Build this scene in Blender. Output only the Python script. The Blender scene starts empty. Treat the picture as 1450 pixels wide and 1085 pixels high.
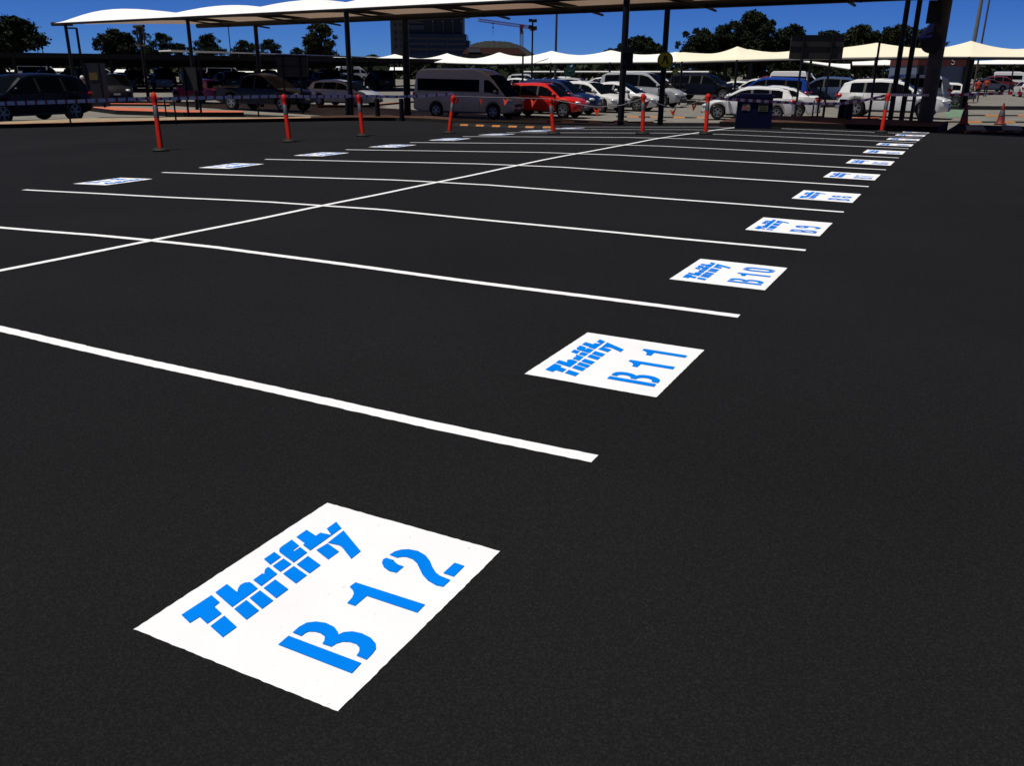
import bpy, bmesh, math, random
from mathutils import Vector, Matrix
random.seed(7)
scn = bpy.context.scene
col = scn.collection
R = math.radians

# ------------------------------------------------------------------ camera (solved from the bay grid)
F, PITCH, ROLL, YAW = 1229.43, 0.348954, 0.0107438, -0.470554
CAM = Vector((1.17074, -3.06193, 1.5261))
def cam_axes():
    cy, sy, cp, sp = math.cos(YAW), math.sin(YAW), math.cos(PITCH), math.sin(PITCH)
    fw = Vector((sy*cp, cy*cp, -sp)); rt = Vector((cy, -sy, 0)); up = rt.cross(fw)
    cr, sr = math.cos(ROLL), math.sin(ROLL)
    return cr*rt + sr*up, -sr*rt + cr*up, fw
RT, UP, FW = cam_axes()
cd = bpy.data.cameras.new('camera'); cam = bpy.data.objects.new('camera', cd); col.objects.link(cam)
cam.matrix_world = Matrix(((RT.x, UP.x, -FW.x, CAM.x), (RT.y, UP.y, -FW.y, CAM.y), (RT.z, UP.z, -FW.z, CAM.z), (0, 0, 0, 1)))
cd.sensor_width = 36; cd.lens = F/1450*36; cd.clip_start = .05; cd.clip_end = 6000
scn.camera = cam
# measuring aids: where on the ground / at which depth a sighted point of the place lies
def ray(x, y): return FW + RT*((x-725)/F) - UP*((y-542.5)/F)
def at(x, y, d): return CAM + ray(x, y)*d
def atz(x, y, z):
    r = ray(x, y); return CAM + r*((z-CAM.z)/r.z)
GX = [(-1e4, -.62), (-31, -.62), (-20, -.38), (-12, -.25), (-6.2, -.035), (-4.6, 0), (1e4, 0)]
GY = [(-1e4, 0), (6, .005), (11, .03), (17.5, 0), (20, -.04), (22.5, -.085), (26, -.16), (27.3, -.2), (30, -.33), (38, -.56), (45, -.6), (1e4, -.6)]
def lerp(T, x):
    if x <= T[0][0]: return T[0][1]
    for (a, b), (c, d) in zip(T, T[1:]):
        if x <= c: return b + (d-b)*(x-a)/(c-a)
    return T[-1][1]
def gz(x, y): return max(lerp(GX, x) + lerp(GY, y), -.82)
def hit(px, py):
    r = ray(px, py); t = 3.
    while t < 300:
        p = CAM + r*t
        if p.z < gz(p.x, p.y): return p
        t += .02
    return p
def depth(p): return (p-CAM).dot(FW)

# ------------------------------------------------------------------ materials
MC = {}
def mat(name, c, rough=.6, metal=0, coat=0, var=.12, scale=6, bump=0, spec=.5, emit=None):
    if name in MC: return MC[name]
    m = bpy.data.materials.new(name); m.use_nodes = True; nt = m.node_tree; b = nt.nodes['Principled BSDF']
    b.inputs['Roughness'].default_value = rough; b.inputs['Metallic'].default_value = metal
    b.inputs['Coat Weight'].default_value = coat; b.inputs['Coat Roughness'].default_value = .04
    b.inputs['Specular IOR Level'].default_value = spec
    tc = nt.nodes.new('ShaderNodeTexCoord'); n = nt.nodes.new('ShaderNodeTexNoise')
    n.inputs['Scale'].default_value = scale; n.inputs['Detail'].default_value = 5
    nt.links.new(tc.outputs['Object'], n.inputs['Vector'])
    r = nt.nodes.new('ShaderNodeValToRGB'); r.color_ramp.elements[0].position = .3; r.color_ramp.elements[1].position = .7
    r.color_ramp.elements[0].color = [max(0, x*(1-var)) for x in c] + [1]; r.color_ramp.elements[1].color = [min(1, x*(1+var)) for x in c] + [1]
    nt.links.new(n.outputs['Fac'], r.inputs['Fac']); nt.links.new(r.outputs['Color'], b.inputs['Base Color'])
    if bump:
        bp = nt.nodes.new('ShaderNodeBump'); bp.inputs['Strength'].default_value = bump; bp.inputs['Distance'].default_value = .02
        nt.links.new(n.outputs['Fac'], bp.inputs['Height']); nt.links.new(bp.outputs['Normal'], b.inputs['Normal'])
    if emit: b.inputs['Emission Color'].default_value = list(emit) + [1]; b.inputs['Emission Strength'].default_value = 1
    MC[name] = m; return m

def asphalt_mat():
    m = bpy.data.materials.new('new_asphalt'); m.use_nodes = True; nt = m.node_tree; L = nt.links; N = nt.nodes.new
    b = nt.nodes['Principled BSDF']; tc = N('ShaderNodeTexCoord')
    v = N('ShaderNodeTexVoronoi'); v.inputs['Scale'].default_value = 210; L.new(tc.outputs['Object'], v.inputs['Vector'])
    n1 = N('ShaderNodeTexNoise'); n1.inputs['Scale'].default_value = 130; n1.inputs['Detail'].default_value = 3; L.new(tc.outputs['Object'], n1.inputs['Vector'])
    n2 = N('ShaderNodeTexNoise'); n2.inputs['Scale'].default_value = .45; n2.inputs['Detail'].default_value = 4; L.new(tc.outputs['Object'], n2.inputs['Vector'])
    # stone colour per cell, fine grain, broad patches
    r1 = N('ShaderNodeMapRange'); r1.inputs['From Min'].default_value = .3; r1.inputs['From Max'].default_value = .72; r1.inputs['To Min'].default_value = .0062; r1.inputs['To Max'].default_value = .0112
    L.new(n1.outputs['Fac'], r1.inputs['Value'])
    sp = N('ShaderNodeSeparateColor'); L.new(v.outputs['Color'], sp.inputs['Color'])
    r2 = N('ShaderNodeMapRange'); r2.inputs['From Min'].default_value = .55; r2.inputs['From Max'].default_value = 1; r2.inputs['To Min'].default_value = 0; r2.inputs['To Max'].default_value = .0065
    L.new(sp.outputs['Red'], r2.inputs['Value'])
    ad = N('ShaderNodeMath'); L.new(r1.outputs['Result'], ad.inputs[0]); L.new(r2.outputs['Result'], ad.inputs[1])
    r3 = N('ShaderNodeMapRange'); r3.inputs['From Min'].default_value = .3; r3.inputs['From Max'].default_value = .7; r3.inputs['To Min'].default_value = .88; r3.inputs['To Max'].default_value = 1.14
    L.new(n2.outputs['Fac'], r3.inputs['Value'])
    mu = N('ShaderNodeMath'); mu.operation = 'MULTIPLY'; L.new(ad.outputs[0], mu.inputs[0]); L.new(r3.outputs['Result'], mu.inputs[1])
    # scattered pale grit
    v2 = N('ShaderNodeTexVoronoi'); v2.inputs['Scale'].default_value = 2.6; v2.inputs['Randomness'].default_value = 1; L.new(tc.outputs['Object'], v2.inputs['Vector'])
    ls = N('ShaderNodeMath'); ls.operation = 'LESS_THAN'; ls.inputs[1].default_value = .018; L.new(v2.outputs['Distance'], ls.inputs[0])
    s2 = N('ShaderNodeSeparateColor'); L.new(v2.outputs['Color'], s2.inputs['Color'])
    gt = N('ShaderNodeMath'); gt.operation = 'GREATER_THAN'; gt.inputs[1].default_value = .86; L.new(s2.outputs['Green'], gt.inputs[0])
    m2 = N('ShaderNodeMath'); m2.operation = 'MULTIPLY'; L.new(ls.outputs[0], m2.inputs[0]); L.new(gt.outputs[0], m2.inputs[1])
    m3 = N('ShaderNodeMath'); m3.operation = 'MULTIPLY_ADD'; m3.inputs[1].default_value = .16; L.new(m2.outputs[0], m3.inputs[0]); L.new(mu.outputs[0], m3.inputs[2])
    cc = N('ShaderNodeCombineColor'); L.new(m3.outputs[0], cc.inputs[0]); L.new(m3.outputs[0], cc.inputs[1])
    mb = N('ShaderNodeMath'); mb.operation = 'MULTIPLY'; mb.inputs[1].default_value = 1.09; L.new(m3.outputs[0], mb.inputs[0]); L.new(mb.outputs[0], cc.inputs[2])
    L.new(cc.outputs[0], b.inputs['Base Color']); b.inputs['Roughness'].default_value = .85; b.inputs['Specular IOR Level'].default_value = .06
    bp = N('ShaderNodeBump'); bp.inputs['Strength'].default_value = .08; bp.inputs['Distance'].default_value = .004
    ad2 = N('ShaderNodeMath'); L.new(v.outputs['Distance'], ad2.inputs[0]); L.new(n1.outputs['Fac'], ad2.inputs[1])
    L.new(ad2.outputs[0], bp.inputs['Height']); L.new(bp.outputs['Normal'], b.inputs['Normal'])
    return m

def paint_mat(name, c, wear=.5, thr=.7, dv=.08):
    """road paint: chalky, with tiny pits where the stone shows through"""
    m = bpy.data.materials.new(name); m.use_nodes = True; nt = m.node_tree; L = nt.links; N = nt.nodes.new
    b = nt.nodes['Principled BSDF']; tc = N('ShaderNodeTexCoord'); ge = N('ShaderNodeNewGeometry')
    n = N('ShaderNodeTexNoise'); n.inputs['Scale'].default_value = 55; n.inputs['Detail'].default_value = 4; L.new(ge.outputs['Position'], n.inputs['Vector'])
    r = N('ShaderNodeMapRange'); r.inputs['From Min'].default_value = thr; r.inputs['From Max'].default_value = thr+.06; L.new(n.outputs['Fac'], r.inputs['Value'])
    n2 = N('ShaderNodeTexNoise'); n2.inputs['Scale'].default_value = 3; n2.inputs['Detail'].default_value = 5; L.new(ge.outputs['Position'], n2.inputs['Vector'])
    mx0 = N('ShaderNodeMix'); mx0.data_type = 'RGBA'; mx0.inputs['A'].default_value = [x*(1-dv) for x in c] + [1]; mx0.inputs['B'].default_value = [min(1, x*(1+dv)) for x in c] + [1]; L.new(n2.outputs['Fac'], mx0.inputs['Factor'])
    mx = N('ShaderNodeMix'); mx.data_type = 'RGBA'; L.new(mx0.outputs['Result'], mx.inputs['A']); mx.inputs['B'].default_value = (c[0]*wear, c[1]*wear, c[2]*wear, 1)
    L.new(r.outputs['Result'], mx.inputs['Factor']); L.new(mx.outputs['Result'], b.inputs['Base Color'])
    b.inputs['Roughness'].default_value = .8; b.inputs['Specular IOR Level'].default_value = .03
    bp = N('ShaderNodeBump'); bp.inputs['Strength'].default_value = .1; bp.inputs['Distance'].default_value = .004
    L.new(n.outputs['Fac'], bp.inputs['Height']); L.new(bp.outputs['Normal'], b.inputs['Normal'])
    return m

def fabric_mat(name, c, tr):
    m = bpy.data.materials.new(name); m.use_nodes = True; nt = m.node_tree; L = nt.links; N = nt.nodes.new
    out = nt.nodes['Material Output']; nt.nodes.remove(nt.nodes['Principled BSDF'])
    tc = N('ShaderNodeTexCoord'); n = N('ShaderNodeTexNoise'); n.inputs['Scale'].default_value = .8; n.inputs['Detail'].default_value = 5; L.new(tc.outputs['Object'], n.inputs['Vector'])
    mx = N('ShaderNodeMix'); mx.data_type = 'RGBA'; mx.inputs['A'].default_value = [x*.92 for x in c] + [1]; mx.inputs['B'].default_value = list(c) + [1]; L.new(n.outputs['Fac'], mx.inputs['Factor'])
    d = N('ShaderNodeBsdfDiffuse'); L.new(mx.outputs['Result'], d.inputs['Color'])
    t = N('ShaderNodeBsdfTranslucent'); t.inputs['Color'].default_value = list(tr) + [1]
    a = N('ShaderNodeAddShader'); L.new(d.outputs[0], a.inputs[0]); L.new(t.outputs[0], a.inputs[1]); L.new(a.outputs[0], out.inputs['Surface'])
    return m

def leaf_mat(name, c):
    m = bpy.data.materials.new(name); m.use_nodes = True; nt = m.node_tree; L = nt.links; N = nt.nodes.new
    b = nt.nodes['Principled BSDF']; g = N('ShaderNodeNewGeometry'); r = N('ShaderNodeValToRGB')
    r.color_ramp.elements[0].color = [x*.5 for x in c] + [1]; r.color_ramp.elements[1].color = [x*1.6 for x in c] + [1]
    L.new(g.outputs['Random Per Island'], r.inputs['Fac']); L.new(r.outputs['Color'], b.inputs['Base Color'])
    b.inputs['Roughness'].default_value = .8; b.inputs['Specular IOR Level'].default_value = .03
    return m

ASPHALT = asphalt_mat()
WHITE = paint_mat('white_road_paint', (.77, .775, .80), .66, .70)
BLUE = paint_mat('blue_road_paint', (.0, .19, .75), .8, .70, .22)
OLDROAD = mat('weathered_asphalt', (.17, .16, .14), .85, var=.22, scale=1.3, bump=.1, spec=.2)
SALMONSHADE = mat('salmon_paving_painted_shade', (.055, .026, .017), .85, var=.35, scale=5, spec=.15)  # salmon paving with the canopy shade darkened into its colour
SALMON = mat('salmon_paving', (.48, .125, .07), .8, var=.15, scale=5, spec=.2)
CREAM = mat('pale_concrete', (.30, .235, .155), .85, var=.18, scale=4, spec=.2)
SHADEKERB = mat('kerb_face_painted_shade', (.014, .012, .011), .8, var=.3, scale=8, spec=.15)  # kerb faces turned from the sun, their shade painted into the colour
STEEL = mat('dark_painted_steel', (.007, .007, .008), .5, var=.2, spec=.2)
BROWNSTEEL = mat('brown_painted_steel', (.035, .03, .025), .5, var=.2, spec=.3)
BLACK = mat('black_rubber', (.008, .008, .008), .7, spec=.25)
ORANGE = mat('orange_red_plastic', (.46, .013, .004), .55, var=.15, scale=9, spec=.12)
REFLECT = mat('grey_reflective_band', (.05, .05, .062), .6, var=.25)
TAPEWHITE = mat('tape_white', (.62, .62, .66), .45)
TAPERED = mat('tape_red', (.42, .012, .012), .45)
FLAG = mat('flag_orange', (.75, .05, .015), .6)
MEMBRANE = fabric_mat('white_membrane', (.84, .82, .82), (.13, .088, .058))
CREAMFAB = fabric_mat('cream_membrane', (.80, .74, .58), (.02, .015, .008))
WHITEFAB = fabric_mat('white_shade_membrane', (.84, .83, .8), (.02, .015, .01))
YELLOW = mat('yellow_rubber', (.42, .15, .02), .6, var=.25, scale=20)

# ------------------------------------------------------------------ building helpers
class MB:
    def __init__(s): s.v = []; s.f = []; s.m = []
    def add(s, vs, fs, mi=0):
        o = len(s.v); s.v += [tuple(v) for v in vs]
        for f in fs: s.f.append([o+i for i in f]); s.m.append(mi)
    def box(s, c, d, mi=0, rz=0, M=None):
        x, y, z = d[0]/2, d[1]/2, d[2]/2; c = Vector(c); cr, sr = math.cos(rz), math.sin(rz)
        vs = []
        for k in (-z, z):
            for (i, j) in ((-x, -y), (x, -y), (x, y), (-x, y)):
                p = Vector((i*cr-j*sr, i*sr+j*cr, k)) + c
                vs.append(M @ p if M else p)
        s.add(vs, [(3, 2, 1, 0), (4, 5, 6, 7), (0, 1, 5, 4), (1, 2, 6, 5), (2, 3, 7, 6), (3, 0, 4, 7)], mi)
    def tube(s, pts, r, n=8, mi=0, caps=True):
        pts = [Vector(p) for p in pts]; rs = r if isinstance(r, (list, tuple)) else [r]*len(pts); rings = []
        o = len(s.v)
        for i, p in enumerate(pts):
            t = (pts[min(i+1, len(pts)-1)] - pts[max(i-1, 0)]).normalized()
            a = Vector((0, 0, 1)) if abs(t.z) < .9 else Vector((1, 0, 0))
            u = t.cross(a).normalized(); w = t.cross(u)
            for k in range(n):
                an = 2*math.pi*k/n; s.v.append(tuple(p + (u*math.cos(an) + w*math.sin(an))*rs[i]))
        for i in range(len(pts)-1):
            for k in range(n):
                s.f.append([o+i*n+k, o+(i+1)*n+k, o+(i+1)*n+(k+1) % n, o+i*n+(k+1) % n]); s.m.append(mi)
        if caps:
            s.f.append([o+k for k in range(n)]); s.m.append(mi)
            s.f.append([o+(len(pts)-1)*n+k for k in range(n)][::-1]); s.m.append(mi)
    def lathe(s, prof, c, n=16, mi=0, axis='z'):
        o = len(s.v); c = Vector(c)
        for (r, z) in prof:
            for k in range(n):
                a = 2*math.pi*k/n
                p = Vector((r*math.cos(a), r*math.sin(a), z)) if axis == 'z' else Vector((r*math.cos(a), z, r*math.sin(a)))
                s.v.append(tuple(c+p))
        for i in range(len(prof)-1):
            for k in range(n):
                q = [o+i*n+k, o+i*n+(k+1) % n, o+(i+1)*n+(k+1) % n, o+(i+1)*n+k]
                s.f.append(q if axis == 'z' else q[::-1]); s.m.append(mi)
    def build(s, name, mats, parent=None, smooth=None, loc=None):
        me = bpy.data.meshes.new(name); me.from_pydata(s.v, [], s.f)
        for m in (mats if isinstance(mats, (list, tuple)) else [mats]): me.materials.append(m)
        for p, mi in zip(me.polygons, s.m): p.material_index = mi
        me.validate(); me.update()
        if smooth:
            for p in me.polygons: p.use_smooth = True
            try: me.set_sharp_from_angle(angle=R(smooth))
            except Exception: pass
        o = bpy.data.objects.new(name, me); col.objects.link(o)
        if parent: o.parent = parent
        if loc is not None: o.location = loc
        return o
def tag(o, label=None, cat=None, group=None, kind=None):
    if label: o['label'] = label
    if cat: o['category'] = cat
    if group: o['group'] = group
    if kind: o['kind'] = kind
    return o
def empty(name, loc, label, cat, group=None, rz=0):
    o = bpy.data.objects.new(name, None); col.objects.link(o); o.location = loc; o.rotation_euler = (0, 0, rz)
    o.empty_display_size = .2
    return tag(o, label, cat, group)
def copy_tree(o, parent=None):
    c = o.copy(); col.objects.link(c)
    if parent: c.parent = parent
    for ch in [x for x in o.children]: copy_tree(ch, c)
    return c
def frame(a, b):
    """rotation matrix with local x from a to b, z up"""
    x = (Vector(b)-Vector(a)); x.z = 0; x.normalize(); z = Vector((0, 0, 1)); y = z.cross(x)
    return Matrix(((x.x, y.x, z.x, a[0]), (x.y, y.y, z.y, a[1]), (x.z, y.z, z.z, a[2]), (0, 0, 0, 1)))
# ------------------------------------------------------------------ ground
def grid_sheet(name, xs, ys, dz, m, kind='structure'):
    b = MB(); nx, ny = len(xs), len(ys)
    vs = [(x, y, gz(x, y)+dz) for y in ys for x in xs]
    fs = [(j*nx+i, j*nx+i+1, (j+1)*nx+i+1, (j+1)*nx+i) for j in range(ny-1) for i in range(nx-1)]
    b.add(vs, fs); return tag(b.build(name, m), kind=kind)
BX = [-31, -20, -12, -6.2, -4.6]; BY = [6, 11, 17.5, 20, 22.5, 26, 27.3, 30, 38, 45]
def span(a, b, step, brk):
    n = max(1, int(round((b-a)/step))); return sorted(set([round(a+(b-a)*i/n, 3) for i in range(n+1)] + [t for t in brk if a < t < b]))
xs = [-3000, -900, -300, -150] + span(-90, 90, 3, BX) + [150, 300, 900, 3000]
ys = [-600, -150, -60] + span(-40, 120, 2, BY) + [200, 400, 1000, 4000]
grid_sheet('ground', xs, ys, 0, OLDROAD)
grid_sheet('asphalt_lot', span(-33, -6.2, 1, BX), span(-30, 31.5, 1, BY), .004, ASPHALT)
grid_sheet('asphalt_lot', span(-6.2, 60, 2, BX), span(-30, 27.3, 1, BY), .004, ASPHALT)

# ------------------------------------------------------------------ painted bay lines and panels
CX = -5.413
rl = random.Random(3)
def painted_strip(name, a, b, w, dz, label, group, cat='painted line'):
    """strip of road paint draped over the ground, with slightly ragged edges"""
    a = Vector((a[0], a[1], 0)); b = Vector((b[0], b[1], 0)); d = (b-a); Ln = d.length; d.normalize(); nrm = Vector((-d.y, d.x, 0))
    near = min(a.y, b.y) < 9
    ts = span(0, Ln, .03 if near else .25, [])
    for brk in BX:
        if abs(d.x) > .5 and 0 < (brk-a.x)/d.x < Ln: ts.append((brk-a.x)/d.x)
    for brk in BY:
        if abs(d.y) > .5 and 0 < (brk-a.y)/d.y < Ln: ts.append((brk-a.y)/d.y)
    ts = sorted(set(round(t, 4) for t in ts)); vs = []
    j = .0025
    for t in ts:
        wob = .012*math.sin(t*1.1+a.y*2.3)+.006*math.sin(t*2.7+a.y)
        for sgn in (-1, 1):
            p = a + d*t + nrm*(sgn*w/2 + wob + rl.uniform(-j, j)); vs.append((p.x-a.x, p.y-a.y, gz(p.x, p.y)+dz))
    m = MB(); m.add(vs, [(2*i, 2*i+2, 2*i+3, 2*i+1) for i in range(len(ts)-1)])
    o = m.build(name, WHITE, loc=(a.x, a.y, 0)); return tag(o, label, cat, group)
NUM = {k: 'B%d' % (11-k) for k in range(-1, 11)}
for k in range(0, 11):
    lab = 'white painted line separating bay %s from bay %s, crossing the whole lot' % (NUM[k-1], NUM[k])
    painted_strip('parking_line', (0.0, 2.5*k), (2*CX, 2.5*k), .078, .0065, lab, 'white bay lines on the black asphalt')
painted_strip('parking_line', (CX, -4), (CX, 26.2), .078, .0078, 'long white centre line running between the two rows of bays', 'white bay lines on the black asphalt')

LOGO = [[(0.1107, 0.6528), (0.2262, 0.6508), (0.2101, 0.602), (0.1859, 0.599), (0.1699, 0.5543), (0.1137, 0.5541), (0.1281, 0.5991), (0.0938, 0.6015)], [(0.1663, 0.5394), (0.1431, 0.4697), (0.0876, 0.4693), (0.1095, 0.5387)], [(0.2411, 0.6514), (0.2922, 0.653), (0.2741, 0.5939), (0.2889, 0.6056), (0.3063, 0.6127), (0.3227, 0.6115), (0.3335, 0.5992), (0.3294, 0.5798), (0.3181, 0.553), (0.2086, 0.5521)], [(0.2566, 0.5403), (0.2329, 0.4685), (0.1804, 0.4691), (0.2048, 0.5394)], [(0.3148, 0.5393), (0.2919, 0.4669), (0.2435, 0.4669), (0.2675, 0.5389)], [(0.3478, 0.5982), (0.3902, 0.5987), (0.3903, 0.5916), (0.406, 0.6043), (0.4189, 0.6087), (0.4286, 0.6077), (0.4092, 0.5559), (0.3339, 0.5524)], [(0.3824, 0.5396), (0.3591, 0.4681), (0.3053, 0.467), (0.3289, 0.5386)], [(0.5073, 0.6547), (0.4933, 0.6134), (0.4411, 0.613), (0.4564, 0.6538)], [(0.4892, 0.6001), (0.4752, 0.5556), (0.4233, 0.5555), (0.4379, 0.5997)], [(0.4706, 0.5402), (0.447, 0.4686), (0.3943, 0.4679), (0.4192, 0.5399)], [(0.5955, 0.6564), (0.5769, 0.6089), (0.5467, 0.6075), (0.5409, 0.5999), (0.5721, 0.6002), (0.5561, 0.556), (0.4851, 0.5547), (0.5144, 0.6394), (0.5282, 0.6514), (0.5427, 0.6551)], [(0.5392, 0.5402), (0.5142, 0.4686), (0.4588, 0.4678), (0.482, 0.539)], [(0.6711, 0.6551), (0.6541, 0.601), (0.6789, 0.6008), (0.6831, 0.5601), (0.7109, 0.6), (0.7652, 0.6001), (0.7376, 0.556), (0.5706, 0.5565), (0.585, 0.599), (0.5979, 0.6022), (0.617, 0.654)], [(0.6339, 0.5349), (0.6097, 0.4678), (0.5528, 0.4687), (0.5809, 0.5402)], [(0.7278, 0.5407), (0.6451, 0.4066), (0.5917, 0.4057), (0.6355, 0.4764), (0.641, 0.4921), (0.6368, 0.5358)]]
GL = {'2': [[(0.6714, 0.3102), (0.6968, 0.307), (0.7167, 0.2932), (0.7307, 0.2725), (0.7354, 0.2403), (0.7237, 0.2031), (0.7007, 0.1726), (0.6742, 0.1453), (0.6526, 0.1189), (0.6422, 0.097), (0.6365, 0.0555), (0.5939, 0.0562), (0.5911, 0.0805), (0.6013, 0.1173), (0.6222, 0.1512), (0.6474, 0.1789), (0.6706, 0.2034), (0.6848, 0.2287), (0.6857, 0.2534), (0.6796, 0.2682), (0.6685, 0.2768)], [(0.651, 0.308), (0.6503, 0.2762), (0.6416, 0.2665), (0.6344, 0.2509), (0.6346, 0.2283), (0.5923, 0.2275), (0.5895, 0.2545), (0.6008, 0.2835), (0.6177, 0.3029), (0.6363, 0.3112)], [(0.7302, 0.0964), (0.7288, 0.0578), (0.6575, 0.0565), (0.6601, 0.0963)]],
      '1': [[(0.4873, 0.3086), (0.4874, 0.0546), (0.442, 0.0533), (0.444, 0.2348), (0.3838, 0.2339), (0.3849, 0.2644), (0.4145, 0.268), (0.4341, 0.2766), (0.4484, 0.291), (0.4583, 0.3114)]],
      'B': [[(0.179, 0.3116), (0.1785, 0.0585), (0.1326, 0.0559), (0.1344, 0.3111)], [(0.1967, 0.3109), (0.225, 0.3135), (0.2518, 0.3061), (0.2697, 0.2858), (0.2763, 0.2565), (0.2719, 0.2236), (0.2592, 0.2006), (0.2494, 0.1925), (0.2654, 0.1846), (0.2792, 0.1662), (0.2852, 0.1372), (0.2793, 0.1021), (0.2656, 0.0759), (0.2464, 0.0612), (0.2258, 0.0565), (0.1964, 0.0558), (0.1971, 0.0906), (0.2136, 0.0927), (0.2284, 0.1023), (0.2385, 0.1215), (0.2379, 0.1422), (0.2291, 0.1616), (0.214, 0.1712), (0.1956, 0.1743), (0.1959, 0.2059), (0.2101, 0.2086), (0.2246, 0.2202), (0.2315, 0.2403), (0.2292, 0.258), (0.2212, 0.2734), (0.2115, 0.2786), (0.1958, 0.2793)]]}
HOME = {'2': .591, '1': .3838, 'B': .1326}
def arc(cx, cy, rx, ry, a0, a1, n=10): return [(cx+rx*math.cos(R(a0+(a1-a0)*i/n)), cy+ry*math.sin(R(a0+(a1-a0)*i/n))) for i in range(n+1)]
def stroke(pts, w=.044):
    L, Rr = [], []
    for i, p in enumerate(pts):
        a = pts[max(i-1, 0)]; b = pts[min(i+1, len(pts)-1)]; dx, dy = b[0]-a[0], b[1]-a[1]; l = math.hypot(dx, dy) or 1
        nx, ny = -dy/l*w/2, dx/l*w/2; L.append((p[0]+nx, p[1]+ny)); Rr.append((p[0]-nx, p[1]-ny))
    return L + Rr[::-1]
def digit(ch, u0):
    """stencilled figure whose left edge is u0; cell .145 wide, from .056 to .312"""
    if ch in GL: return [[(u-HOME[ch]+u0, v) for u, v in p] for p in GL[ch]]
    b, t, w = .056, .312, .145; c = u0+w/2; rx = w/2-.022; P = []
    if ch == '0':
        for a in (1, -1): P.append(stroke(arc(c, t-.075, rx, .053, 90-a*12, 90-a*90)[::1] + arc(c, b+.075, rx, .053, -90+a*90, -90+a*12)))
    elif ch in '69':
        f = (lambda u, v: (u, v)) if ch == '6' else (lambda u, v: (2*c-u, b+t-v))
        A = arc(c, b+.07, rx, .048, 100, 270); A2 = arc(c, b+.07, rx, .048, 80, -78)
        S = [(c-rx, b+.085)] + arc(c, t-.075, rx, .053, 180, 30)
        for s in (A, A2, S): P.append(stroke([f(*q) for q in s]))
    elif ch == '8':
        for cy, ry in ((b+.068, .046), (t-.062, .04)):
            for a in (1, -1): P.append(stroke(arc(c, cy, rx, ry, 90-a*12, 90-a*168)))
    elif ch == '7': P = [stroke([(u0, t-.022), (u0+w, t-.022)]), stroke([(u0+w-.03, t-.06), (c, b+.11), (c-.02, b)])]
    elif ch == '5': P = [stroke([(u0+.02, t-.022), (u0+w, t-.022)]), stroke([(u0+.03, t-.055), (u0+.025, b+.14)]), stroke(arc(c, b+.075, rx, .053, 120, -150, 14))]
    elif ch == '4': P = [stroke([(u0+w-.045, t), (u0+w-.045, b)]), stroke([(u0+.075, t), (u0+.02, b+.1)]), stroke([(u0, b+.075), (u0+w-.075, b+.075)])]
    elif ch == '3': P = [stroke(arc(c, t-.065, rx, .043, 150, -80, 14)), stroke(arc(c, b+.07, rx, .048, 80, -150, 14))]
    return P
def number_polys(txt):
    P = digit('B', .1326); slots = [.3838, .591]
    for ch, u in zip(txt[1:], slots): P += digit(ch, u + (.02 if ch == '1' and u > .5 else 0))
    return P
PW, PH, PX1, PY0 = .866, .7205, -.0025, .806
def panel(k, txt, mirrored, label, group):
    yc = PY0 + PW/2 + 2.5*k
    def W(u, v, dz):
        x, y = PX1 - v, PY0 + u + 2.5*k
        if mirrored: x, y = 2*CX - x, 2*yc - y
        return x, y, gz(x, y) + dz
    ox, oy, _ = W(0, 0, 0)
    us = span(0, PW, .015 if k < 2 else .2, []); vs_ = span(0, PH, .015 if k < 2 else .2, [])
    # split where the ground bends
    for brk in BY:
        u = (brk - PY0 - 2.5*k) if not mirrored else (2*yc - brk - PY0 - 2.5*k)
        if 0 < u < PW: us = sorted(set(us + [u]))
    m = MB(); nu = len(us); j = .0014
    pts = []
    for b_, v in enumerate(vs_):
        for a_, u in enumerate(us):
            du = rl.uniform(-j, j) if a_ in (0, nu-1) else 0; dv = rl.uniform(-j, j) if b_ in (0, len(vs_)-1) else 0
            x, y, z = W(u+du, v+dv, .0068); pts.append((x-ox, y-oy, z))
    m.add(pts, [(q*nu+i, (q+1)*nu+i, (q+1)*nu+i+1, q*nu+i+1) for q in range(len(vs_)-1) for i in range(nu-1)])
    # face up: the ordering (u along +y, v along -x) is clockwise seen from above, hence the winding above
    o = m.build('bay_number_panel', WHITE, loc=(ox, oy, 0)); tag(o, label, 'bay marking', group)
    for nm, polys in (('company_lettering', LOGO), ('bay_number', number_polys(txt))):
        bmm = bmesh.new()
        for pl in polys:
            vv = []
            for u, v in pl:
                x, y, z = W(u + rl.uniform(-.0008, .0008), v + rl.uniform(-.0008, .0008), .0092); vv.append(bmm.verts.new((x-ox, y-oy, z)))
            f = bmm.faces.new(vv); f.normal_update()
            if f.normal.z < 0: f.normal_flip()
        bmesh.ops.triangulate(bmm, faces=bmm.faces[:])
        me = bpy.data.meshes.new(nm); bmm.to_mesh(me); bmm.free(); me.materials.append(BLUE)
        c = bpy.data.objects.new(nm, me); col.objects.link(c); c.parent = o
    return o
for k in range(-1, 11):
    t = NUM[k]
    panel(k, t, False, 'white painted panel with blue lettering reading %s, at the aisle end of its bay' % t, 'white bay panels in the near row')
ORD = ['nearest', 'second nearest', 'third nearest', 'fourth nearest', 'fifth nearest', 'sixth nearest', 'seventh nearest', 'eighth nearest', 'farthest']
for i, k in enumerate(range(2, 11)):
    if k > 9: continue
    panel(k, 'B%d' % (14+k), True, '%s white panel at the far ends of the bays, opposite panel %s' % (ORD[i], NUM[k]), 'white bay panels in the far row')

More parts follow.
